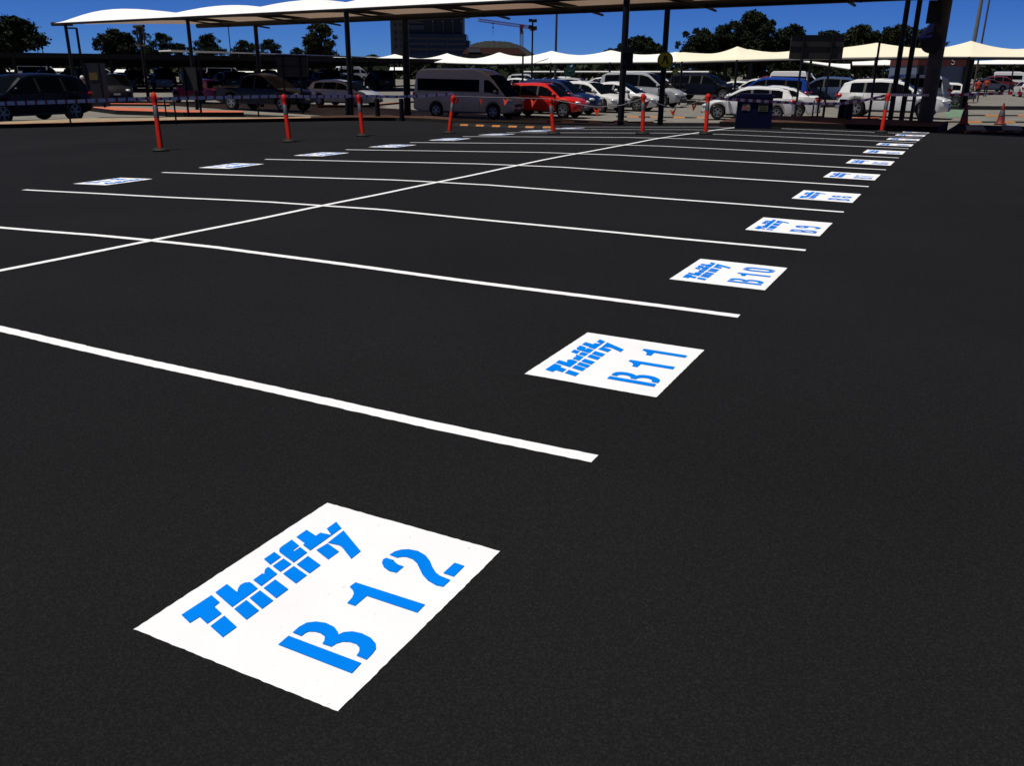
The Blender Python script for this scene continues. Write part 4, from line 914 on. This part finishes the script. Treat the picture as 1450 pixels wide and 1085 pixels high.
sail('cream peaked shade canopy above the navy pickup and white hatchback', 957, 1215, [(968, 73.5), (1044, 65.2), (1150, 66)], lambda x: 73.5 if x > 1060 else 75.5, lambda x: lerp([(957, 87), (1031, 84.6), (1119, 82), (1215, 81)], x), 60, 53, CREAMFAB)
sail('cream peaked shade canopy above the white four wheel drive', 1190, 1328, [(1242, 60)], lambda x: 69, lambda x: lerp([(1190, 81), (1328, 79)], x), 53, 51, CREAMFAB)
sail('cream peaked shade canopy right of the thick column', 1330, 1520, [(1375, 57.3), (1500, 60)], lambda x: 69, lambda x: lerp([(1330, 79.5), (1520, 80.5)], x), 51, 52, CREAMFAB)
sail('small pale sloping canopy behind the blue four wheel drive', 1138, 1204, [(1204, 90)], lambda x: lerp([(1138, 85.3), (1204, 91)], x), lambda x: lerp([(1138, 86.5), (1204, 97)], x), 84, 74, WHITEFAB, wid=3)
sail('small white far canopy seen under the cream one, left of the thick column', 1207, 1304, [(1253, 84.4)], lambda x: 87, lambda x: 91.3, 95, 92, WHITEFAB, wid=4)
sail('small white far canopy at the right edge above the two people', 1379, 1500, [(1437, 82.5)], lambda x: 86, lambda x: 90, 100, 98, WHITEFAB, wid=4)

# ------------------------------------------------------------------ trees
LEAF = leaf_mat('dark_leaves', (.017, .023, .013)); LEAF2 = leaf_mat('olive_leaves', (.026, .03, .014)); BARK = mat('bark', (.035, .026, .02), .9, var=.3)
def tree(px, ytop, hw, ybase, d, label, seed, lm=LEAF, open_=.0, n=2600):
    r = random.Random(seed); t = at(px, ytop, d); g = gz(t.x, t.y); s = d/F; H = t.z-g; W = hw*s; b = at(px, ybase, d); zc0 = max(.8, b.z-g)
    o = empty('tree', (t.x, t.y, g), label, 'tree', 'dark trees along the skyline', rz=-YAW)
    m = MB(); top = H*.86; m.tube([(0, 0, -.2), (r.uniform(-.1, .1), 0, H*.35), (r.uniform(-.3, .3), 0, H*.6), (r.uniform(-.4, .4), 0, top)], [H*.035+.06, H*.026+.04, H*.016+.03, .03], 7)
    cl = []; nc = 44
    for i in range(nc):
        a = r.uniform(0, 2*math.pi); rr = r.random()**.45; zz = r.random(); prof = (1-max(0, 2*zz-.9)**2.2*.7)*(1 if zz > .3 else .8+zz*.66)
        c = Vector((math.cos(a)*rr*W*.78*prof, math.sin(a)*rr*W*.7*prof, zc0+(H-zc0)*(.06+.84*zz))); cr = min(W*r.uniform(.18, .42)*(1-.3*zz), (H-c.z)*1.0+.2); cl.append((c, cr))
        if i % 3 == 0: m.tube([(0, 0, H*.25+.3*zz*H), c*.6+Vector((0, 0, .4*(H*.3+.3*zz*H))), c], [H*.012+.03, .05, .02], 5)
    for i in range(18):
        a = r.uniform(0, 2*math.pi); el = r.uniform(-.25, 1.4); k_ = r.uniform(.84, .99)
        c = Vector((math.cos(a)*math.cos(el)*W*.88*k_, math.sin(a)*math.cos(el)*W*.78*k_, zc0+(H-zc0)*(.5+.46*math.sin(el)*k_))); cl.append((c, W*r.uniform(.09, .17)))
    m.build('trunk', BARK, o, 60)
    m = MB(); sz = max(.11, min(.24, W*.05))
    tot = sum(c[1]**2 for c in cl)
    for c, cr in cl:
        for i in range(int(n*cr*cr/tot)):
            v = Vector((r.gauss(0, 1), r.gauss(0, 1), r.gauss(0, 1))).normalized()*cr*(r.random()**.5)*r.choice((1, 1, 1, 1, 1.28)); v.z *= .75; p = c+v; q = sz*r.uniform(.6, 1.35)
            u = Vector((r.gauss(0, 1), r.gauss(0, 1), r.gauss(0, 1))).normalized(); w = u.cross(Vector((r.gauss(0, 1), r.gauss(0, 1), r.gauss(0, 1)))).normalized()
            m.add([p-u*q, p+w*q*.55, p+u*q, p-w*q*.55], [(0, 1, 2, 3)])
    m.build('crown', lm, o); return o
TR = [(14, 20, 42, 92, 95, 'dark spreading tree at the far left above the carport', 1), (160, 40, 30, 90, 105, 'dense dark tree behind the first canopy post', 2), (196, 35, 17, 90, 108, 'narrow dark tree directly behind the canopy bracket', 3), (226, 43, 20, 90, 104, 'round topped tree right of the canopy bracket', 4),
      (254, 60, 15, 88, 112, 'low small tree in the dip behind the carport roof', 5), (294, 47, 23, 88, 110, 'rounded dark tree right of the second near canopy post', 6), (344, 56, 20, 88, 110, 'broad low tree just left of the far canopy post', 7), (381, 54, 16, 88, 112, 'dark oval tree just right of the far canopy post', 8),
      (419, 67, 13, 90, 112, 'small bushy tree at the foot of the tall narrow tree', 9), (452, 31, 25, 82, 100, 'tall narrow drooping tree standing alone left of the building', 10), (527, 77, 14, 90, 125, 'tiny far shrub like tree left of the dark building', 11),
      (906, 50, 36, 92, 120, 'dark broad tree behind the yellow pedestrian sign', 12), (866, 68, 16, 90, 125, 'low dark tree at the left foot of the broad one by the pedestrian sign', 20), (990, 37, 28, 92, 115, 'dark tree at the left end of the big right hand group', 13), (1034, 27, 28, 92, 118, 'second tree of the right hand group, left of the tallest', 14), (1070, 12, 34, 92, 116, 'tallest dark tree with a domed top in the right hand group', 15),
      (1124, 34, 30, 90, 118, 'flat topped tree right of the tallest one', 16), (1178, 42, 32, 90, 112, 'tree just behind the large blank sign board', 17), (1222, 34, 30, 90, 110, 'ragged tree right of the large blank sign board', 18), (1278, 33, 34, 90, 108, 'airy tree behind the two tall posts', 19), (1318, 37, 24, 92, 108, 'tree partly hidden by the thick column', 21)]
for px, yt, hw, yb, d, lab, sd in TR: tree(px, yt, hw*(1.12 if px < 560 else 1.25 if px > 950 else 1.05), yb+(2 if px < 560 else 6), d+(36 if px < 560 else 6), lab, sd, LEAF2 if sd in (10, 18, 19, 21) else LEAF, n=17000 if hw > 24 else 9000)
# far belt of shrubs and trees closing the view: nobody could count them
m = MB(); rb = random.Random(5)
for i in range(9000):
    x = rb.uniform(-260, 1720); d = 168+rb.uniform(-4, 6); yt = 86 - 2.6*math.sin(x*.021) - 2*math.sin(x*.057+1) - 1.5*math.sin(x*.13)
    yb = 112; y = yb-(yb-yt)*rb.random()**.8; p = at(x, y, d); q = rb.uniform(.5, 1.1)
    u = Vector((rb.gauss(0, 1), rb.gauss(0, 1), rb.gauss(0, 1))).normalized(); w = u.cross(Vector((rb.gauss(0, 1), rb.gauss(0, 1), rb.gauss(0, 1)))).normalized()
    m.add([p-u*q, p+w*q*.6, p+u*q, p-w*q*.6], [(0, 1, 2, 3)])
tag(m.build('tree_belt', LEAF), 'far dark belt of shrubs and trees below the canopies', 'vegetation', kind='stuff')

# ------------------------------------------------------------------ dark multi storey building
d = 230; s = d/F
BW = mat('dark_cladding', (.028, .032, .038), .6, var=.15, scale=.3, spec=.2); BG = mat('blue_facade_glass', (.01, .014, .03), .25, var=.3, scale=.6, spec=.35); BD = mat('black_louvre', (.008, .008, .009), .6, var=.2); BLt = mat('pale_concrete_band', (.045, .05, .065), .7, var=.1)
c0 = at(610, 97, d); g = gz(c0.x, c0.y); bl = empty('office_building', (c0.x, c0.y, g), 'dark multi storey building with overhanging flat roof and blue lower facade', 'building', rz=-YAW)
def bb(name, x0, x1, y0, y1, yd, dep, mt, m=None):
    # x/y sighted limits on the facade plane yd metres in front (-) or behind (+) the reference plane
    X0, X1 = (x0-610)*s, (x1-610)*s; Z1, Z0 = (97-y0)*s+CAM.z-g, (97-y1)*s+CAM.z-g
    own = m is None; m = m or MB(); m.box(((X0+X1)/2, yd+dep/2, (Z0+Z1)/2), (X1-X0, dep, Z1-Z0))
    return m.build(name, mt, bl) if own else m
bb('stair_tower', 555, 577, 26, 110, -.6, 9, BW); bb('upper_storeys', 577.3, 656, 31, 54, 0, 9, BD); bb('lower_facade', 577.3, 661, 54, 110, -1.2, 11, BG); bb('flat_roof', 574, 663, 28, 31, -1.8, 12, BD); bb('side_wing', 656.3, 665, 62, 110, -.2, 8, BG)
bb('panel', 579, 602, 32.5, 40, -.3, .3, BLt); bb('panel', 579, 602, 43, 48.5, -.3, .3, BLt)
for x in (614, 628, 641.5, 654): bb('column', x, x+1.6, 38, 54, -.5, .5, BLt); bb('roof_lamp', x-.4, x+.4, 37, 38, -.6, .3, mat('bright_lamp_cover', (.7, .7, .7), .4))
for y in (59, 66, 73): m = bb('window_band', 579, 660, y, y+2.2, -1.3, .09, BD)
for x in (606, 634): bb('facade_joint', x, x+.8, 54.5, 90, -1.35, .12, BD)
for x in (559, 567):
    for y in (38, 48, 57, 66): bb('window', x, x+4, y, y+3, -.68, .08, BD)
# red roofed building and wooded hill
d2 = 210; c1 = at(700, 98, d2); g1 = gz(c1.x, c1.y); rr = empty('red_roofed_building', (c1.x, c1.y, g1), 'low building with dull maroon roof beside the dark multi storey building', 'building', rz=-YAW); s2 = d2/F
MR = mat('maroon_roof', (.018, .005, .004), .8, var=.2, spec=.1)
m = MB(); zw = (98-79.5)*s2+CAM.z-g1-.25; m.box((0, 3, zw/2), (86*s2, 8, zw)); m.build('wall', mat('dim_wall', (.05, .045, .045), .8), rr)
m = MB(); X = 45*s2; z0, z1 = (98-79.5)*s2+CAM.z-g1-.2, (98-71.5)*s2+CAM.z-g1; m.add([(-X, -2, z0), (X, -2, z0), (X, 8, z0), (-X, 8, z0), (-X*.86, 3, z1), (X*.75, 3, z1)], [(0, 1, 5, 4), (2, 3, 4, 5), (0, 4, 3), (1, 2, 5), (3, 2, 1, 0)]); m.build('roof', MR, rr)
m = MB(); m.box(((672-700)*s2, -1.5, (98-76)*s2+CAM.z-g1), (17*s2, 1.2, 5*s2)); m.build('rooftop_unit', mat('pale_louvre', (.11, .11, .12), .6, var=.3, scale=3), rr)
m = MB(); rb = random.Random(9); N1 = 60
hp = [(640, 84), (655, 68), (672, 60.5), (690, 57.5), (708, 57.5), (724, 60), (738, 64), (750, 72), (762, 80), (775, 92)]
vs = []
for i in range(N1+1):
    x = 640+135*i/N1; yt = lerp(hp, x) + rb.uniform(-.7, .7)
    for k in range(7):
        t = k/6; q = at(x, yt+(100-yt)*t + (rb.uniform(-.5, .5) if 0 < k < 6 else 0), 420-60*t); vs.append(q)
m.add(vs, [(i*7+k, i*7+k+1, i*7+8+k, i*7+7+k) for i in range(N1) for k in range(6)])
tag(m.build('hill', mat('wooded_hill', (.005, .0075, .005), .9, var=.8, scale=.25, bump=.6)), kind='structure')

# ------------------------------------------------------------------ tower crane
d = 262; s = d/F; c = at(738, 98, d); g = gz(c.x, c.y); cr = empty('tower_crane', (c.x, c.y, g), 'red and white tower crane above the wooded hill', 'crane', rz=-YAW)
CRR = mat('crane_red', (.12, .02, .025), .5); CRP = mat('crane_pale', (.10, .10, .15), .5)
def cpos(x, y): return Vector(((x-738)*s, 0, (98.2-y)*s+CAM.z-g))
def truss(m, a, b, w, n, r=.07):
    a, b = Vector(a), Vector(b); ax = (b-a).normalized(); up = Vector((0, 0, 1)) if abs(ax.z) < .7 else Vector((1, 0, 0)); sd = ax.cross(up).normalized(); up = sd.cross(ax)
    cs = [(-1, -1), (1, -1), (1, 1), (-1, 1)]; P = lambda i, k: a.lerp(b, i/n) + sd*(cs[k][0]*w/2) + up*(cs[k][1]*w/2)
    for k in range(4): m.tube([P(0, k), P(n, k)], r*1.3, 5)
    for i in range(n):
        for k in range(4): m.tube([P(i, k), P(i+1, (k+1) % 4)], r*.8, 4); m.tube([P(i, k), P(i, (k+1) % 4)], r*.8, 4)
m = MB(); truss(m, cpos(738, 100), cpos(738, 50), .95, 14); m.build('mast', CRP, cr)
m = MB(); truss(m, cpos(741, 44), cpos(677, 36.5), .75, 18, .06); m.build('jib', CRR, cr)
m = MB(); truss(m, cpos(738, 43.5), cpos(755, 46.5), .8, 5, .07); m.box(cpos(753, 47), (1.4, 1.2, 1.3)); m.build('counter_jib', CRR, cr)
m = MB(); m.box(cpos(737.5, 50), (.95, 1.0, 1.9)); m.box(cpos(737.5, 44.5), (1.1, 1.2, .9)); m.build('cab', CRR, cr)
m = MB(); m.box(cpos(698, 40.7), (.6, .6, .35)); m.tube([cpos(698, 41), cpos(698, 56)], .05, 4); m.box(cpos(698, 46), (.4, .4, .45)); m.build('hook_block', mat('crane_dark', (.03, .02, .025), .6), cr)

# ------------------------------------------------------------------ poles and lamps
d = 75; b = at(753, 110, d); g = gz(b.x, b.y); z = lambda y: (98.4-y)*d/F+CAM.z-g; s = d/F
lp = empty('floodlight_pole', (b.x, b.y, g), 'dark floodlight pole with two clusters of lamps near the crane', 'light pole', rz=-YAW)
m = MB(); m.tube([(0, 0, -.1), (0, 0, z(36))], [.09, .07], 10); m.build('pole', STEEL, lp, 50)
m = MB(); m.tube([(-4.5*s, 0, z(38)), (4.5*s, 0, z(38))], .04, 6); m.tube([(-4.5*s, 0, z(46.5)), (4.5*s, 0, z(46.5))], .06, 6); m.build('crossarm', STEEL, lp, 50)
for x, y, w in ((-3.6, 36.8, .16), (0, 37.2, .14), (3.8, 37.2, .16), (-3.4, 45.5, .2), (3.6, 46.8, .2)): m = MB(); m.box((x*s, -.05, z(y)), (w*1.5, .25, w*1.6)); m.build('floodlight', STEEL, lp)
def simple_pole(xt, yt, xb, d, r, label, mt):
    b = at(xb, 110, d); t = at(xt, yt, d); g = gz(b.x, b.y); m = MB(); m.tube([(0, 0, -.1), ((t-b).dot(RT)*0, 0, t.z-g)], [r*1.15, r*.85], 10); return tag(m.build('light_pole', mt, None, 50, loc=(b.x, b.y, g)), label, 'light pole', 'tall bare light poles')
simple_pole(786, 20, 786, 95, .13, 'tall thin grey pole rising into the sky right of the crane', mat('pole_grey', (.03, .03, .035), .5))
simple_pole(1397, -40, 1370, 74, .17, 'tall pale grey pole at the right, the thicker of a pair', mat('pole_pale', (.16, .16, .15), .5))
simple_pole(1403, -40, 1381, 72, .075, 'tall thin brown pole at the right, beside the pale one', mat('pole_brown', (.07, .05, .04), .5))
def lamp(xp, yt, xb, arms, d, r, label):
    b = at(xb, 105, d); t = at(xp, yt, d); g = gz(b.x, b.y); s = d/F; h = t.z-g; o = empty('street_lamp', (b.x, b.y, g), label, 'street lamp', 'street lamps above the carport', rz=-YAW)
    m = MB(); m.tube([(0, 0, -.1), (0, 0, h)], [r*1.2, r], 8); m.build('pole', STEEL, o, 50)
    for dx, dy in arms:
        m = MB(); m.tube([(0, 0, h), (dx*s*.6, 0, h-dy*s*.75), (dx*s, 0, h-dy*s)], r*.7, 6); m.box((dx*s*1.0, 0, h-dy*s-.02), (max(.5, abs(dx*s)*.35), .25, .12)); m.build('lamp_head', STEEL, o)
lamp(112.5, 40, 118, [(-7, 0)], 72, .1, 'street lamp with one flat square head above the carport')
simple_pole(328, 38, 330, 120, .07, 'thin dark pole between the second and far canopy posts at the left', STEEL)
lamp(64, 63.5, 66, [(-5.5, -1.2), (6, -1.2)], 150, .08, 'far twin headed street lamp at the left')
lamp(57, 66, 59, [(-11, -7)], 120, .06, 'far street lamp with a single curved arm at the left')

# ------------------------------------------------------------------ shop wall, rails, small signs
d = 78; c = at(1335, 105, d); g = gz(c.x, c.y); s = d/F
sh = empty('shop_building', (c.x, c.y, g), 'blue grey walled building with maroon fascia behind the thick column', 'building', rz=-YAW)
zz = lambda y: (104.2-y)*s+CAM.z-g
m = MB(); m.box((0, 3, (zz(96)+0)/2), (76*s, 6, zz(96))); m.build('wall', mat('blue_grey_wall', (.12, .15, .21), .7, var=.08), sh)
m = MB(); m.box((0, 2.9, (zz(83)+zz(96))/2+.002), (78*s, 6.1, zz(83)-zz(96)-.004)); m.build('fascia', mat('maroon_fascia', (.10, .014, .01), .6, var=.1), sh)
m = MB(); pts = arc(0, .17, .13, .13, 30, 270, 10) + arc(0, -.11, .14, .14, 90, -150, 10); pts3 = [((1345-1335)*s+x, -.2, zz(90)+z) for x, z in pts]; m.tube(pts3, .035, 6); m.build('fascia_letter', mat('letter_white', (.6, .6, .62), .5), sh)
for x in (1303, 1366):
    m = MB(); m.box(((x-1335)*s, -.12, zz(96)/2), (.35, .2, zz(96))); m.build('pilaster', STEEL, sh)
pole('steel_post', 1374, 80, 1369, 126, 55, .17, 'dark square post under the right hand cream canopy', 'post')
fx0, fx1, d = 742, 1004, 105; a, b = at(fx0, 101.3, d), at(fx1, 101.6, d*.9); m = MB(); m.tube([a, b], .11, 6)
for i in range(15):
    p = a.lerp(b, i/14); m.tube([(p.x, p.y, gz(p.x, p.y)), (p.x, p.y, p.z)], .04, 5, 1)
tag(m.build('guard_rail', [mat('white_rail', (.6, .6, .58), .5), STEEL]), 'long white guard rail beyond the far cars', 'guard rail')
d = 82; c = at(806.5, 101, d); o = empty('green_sign', (c.x, c.y, gz(c.x, c.y)), 'dull green sign board among the far cars above the red four wheel drive', 'sign', rz=-YAW); zc = c.z-gz(c.x, c.y)
m = MB(); m.box((0, 0, zc), (16*d/F, .06, 11*d/F)); m.build('panel', mat('sign_green', (.004, .05, .028), .5), o)
m = MB(); m.box((.0, -.04, zc+.05), (.3, .02, .08)); m.build('legend', mat('letter_pale', (.12, .16, .14), .5), o)
for t in (-.35, .35): m = MB(); m.tube([(t, .08, -.05), (t, .08, zc+.3)], .04, 6); m.build('post', STEEL, o, 50)
d = 58; c = at(956, 102, d); o = empty('diamond_sign', (c.x, c.y, gz(c.x, c.y)), 'small olive yellow diamond sign right of the pedestrian sign post', 'road sign', rz=-YAW); zc = c.z-gz(c.x, c.y); q = 5.5*d/F
m = MB(); m.add([(0, -.03, zc-q), (q, -.03, zc), (0, -.03, zc+q), (-q, -.03, zc), (0, 0, zc-q), (q, 0, zc), (0, 0, zc+q), (-q, 0, zc)], [(0, 1, 2, 3), (7, 6, 5, 4), (0, 4, 5, 1), (1, 5, 6, 2), (2, 6, 7, 3), (3, 7, 4, 0)]); m.build('panel', mat('olive_sign', (.09, .09, .01), .5), o)
m = MB(); m.tube([(0, .03, -.05), (0, .03, zc+q*.8)], .03, 6); m.build('post', STEEL, o, 50)

# ------------------------------------------------------------------ people
SKIN = mat('skin', (.32, .19, .13), .6); HAIR = mat('dark_hair', (.015, .011, .009), .7); REDSHIRT = mat('red_shirt', (.36, .03, .02), .8); DPANTS = mat('dark_trousers', (.012, .012, .015), .8); PATSHIRT = mat('pale_pattern_shirt', (.35, .37, .4), .8, var=.8, scale=14); CAPM = mat('white_cap', (.75, .74, .7), .7)
def person(p, rz, shirt, label, step=.12, scale=1, cap=False):
    bm = bmesh.new(); J = {}
    def v(n, x, y, z): J[n] = bm.verts.new((x, y, z)); return J[n]
    v('pel', 0, 0, .95); v('chest', 0, .01, 1.28); v('neck', 0, 0, 1.46); v('head', 0, .02, 1.58); v('top', 0, .02, 1.70)
    for s, n in ((-1, 'l'), (1, 'r')):
        v('hip'+n, s*.095, 0, .90); v('kn'+n, s*.10, -s*step*.6-.02, .49); v('an'+n, s*.10, s*-step+.03, .08); v('toe'+n, s*.11, s*-step-.13, .035)
        v('sh'+n, s*.19, 0, 1.40); v('el'+n, s*.25, .03+s*.04, 1.12); v('wr'+n, s*.24, -.08+s*.08, .88); v('hd'+n, s*.235, -.11+s*.1, .80)
    E_ = [('pel', 'chest'), ('chest', 'neck'), ('neck', 'head'), ('head', 'top')]
    for n in 'lr': E_ += [('pel', 'hip'+n), ('hip'+n, 'kn'+n), ('kn'+n, 'an'+n), ('an'+n, 'toe'+n), ('chest', 'sh'+n), ('sh'+n, 'el'+n), ('el'+n, 'wr'+n), ('wr'+n, 'hd'+n)]
    for a, b in E_: bm.edges.new((J[a], J[b]))
    RD = dict(pel=.135, chest=.15, neck=.055, head=.095, top=.06, hip=.09, kn=.062, an=.045, toe=.035, sh=.07, el=.046, wr=.033, hd=.038)
    me = bpy.data.meshes.new('person'); order = list(J.keys()); bm.verts.index_update(); bm.to_mesh(me); bm.free()
    o = bpy.data.objects.new('person', me); col.objects.link(o); mod = o.modifiers.new('skin', 'SKIN'); sv = me.skin_vertices[0].data
    for i, n in enumerate(order): r = RD.get(n, RD.get(n[:-1], .05)); sv[i].radius = (r, r)
    sv[0].use_root = True; o.modifiers.new('sub', 'SUBSURF').levels = 2
    dg = bpy.context.evaluated_depsgraph_get(); me2 = bpy.data.meshes.new_from_object(o.evaluated_get(dg)); bpy.data.objects.remove(o)
    for mt in (SKIN, shirt, DPANTS, HAIR): me2.materials.append(mt)
    for f in me2.polygons:
        c = f.center; f.use_smooth = True
        f.material_index = 3 if c.z < .07 else 2 if (c.z < .98 and abs(c.x) < .19) else 1 if (c.z < 1.45 and (abs(c.x) < .2 or c.z > 1.14)) else 0
    o = bpy.data.objects.new('person', me2); col.objects.link(o); o.location = p; o.rotation_euler = (0, 0, rz); o.scale = (scale,)*3; tag(o, label, 'person')
    m = MB(); ell(m, (0, .035, 1.64), (.098, .108, .105), 0, 14); m.build('cap' if cap else 'hair', CAPM if cap else HAIR, o, 60)
    return o
def ground_at(px, d):
    lo, hi = 60., 400.
    for _ in range(40):
        md = (lo+hi)/2; p = at(px, md, d)
        if p.z > gz(p.x, p.y): lo = md
        else: hi = md
    return p
person(ground_at(1381, 66), R(20), REDSHIRT, 'nearer of two people in red tops and dark trousers right of the thick column', .15)
person(ground_at(1394, 80), R(160), REDSHIRT, 'farther of two people in red tops, standing at the right edge', .05)
person(ground_at(124, 45), R(100), PATSHIRT, 'person in a white cap and patterned pale top behind the navy four wheel drive', .1, cap=True)

# ------------------------------------------------------------------ daylight
SUN_EL, SUN_DIR = R(70), Vector((-.72, -.69, 0)).normalized()
sd = Vector((SUN_DIR.x*math.cos(SUN_EL), SUN_DIR.y*math.cos(SUN_EL), math.sin(SUN_EL)))
ld = bpy.data.lights.new('sun', 'SUN'); ld.energy = 4.4; ld.angle = R(.53); ld.color = (1, .96, .9)
lo = bpy.data.objects.new('sun', ld); col.objects.link(lo); lo.rotation_mode = 'QUATERNION'; lo.rotation_quaternion = Vector((0, 0, -1)).rotation_difference(-sd); lo.location = (0, 0, 60)
w = bpy.data.worlds.new('World'); scn.world = w; w.use_nodes = True; nt = w.node_tree; bg = nt.nodes['Background']
sky = nt.nodes.new('ShaderNodeTexSky'); sky.sky_type = 'NISHITA'; sky.sun_disc = False; sky.sun_elevation = SUN_EL; sky.sun_rotation = math.atan2(SUN_DIR.x, SUN_DIR.y)
sky.altitude = 2500; sky.air_density = .75; sky.dust_density = .0; sky.ozone_density = 4
# sky tint: strong blue low down, darkened overhead to cut the ambient fill
tc = nt.nodes.new('ShaderNodeTexCoord'); sx = nt.nodes.new('ShaderNodeSeparateXYZ'); rp = nt.nodes.new('ShaderNodeValToRGB')
nt.links.new(tc.outputs['Generated'], sx.inputs[0]); nt.links.new(sx.outputs['Z'], rp.inputs['Fac'])
rp.color_ramp.elements[0].position = 0; rp.color_ramp.elements[0].color = (.25, .53, 1.2, 1); rp.color_ramp.elements[1].position = .45; rp.color_ramp.elements[1].color = (.10, .12, .16, 1)
e_ = rp.color_ramp.elements.new(.12); e_.color = (.21, .46, 1.1, 1)
mx = nt.nodes.new('ShaderNodeMix'); mx.data_type = 'RGBA'; mx.blend_type = 'MULTIPLY'; mx.inputs['Factor'].default_value = 1; nt.links.new(rp.outputs['Color'], mx.inputs['B'])
nt.links.new(sky.outputs['Color'], mx.inputs['A']); nt.links.new(mx.outputs['Result'], bg.inputs['Color']); bg.inputs['Strength'].default_value = .06
scn.view_settings.view_transform = 'Standard'; scn.view_settings.look = 'None'; scn.view_settings.exposure = 0
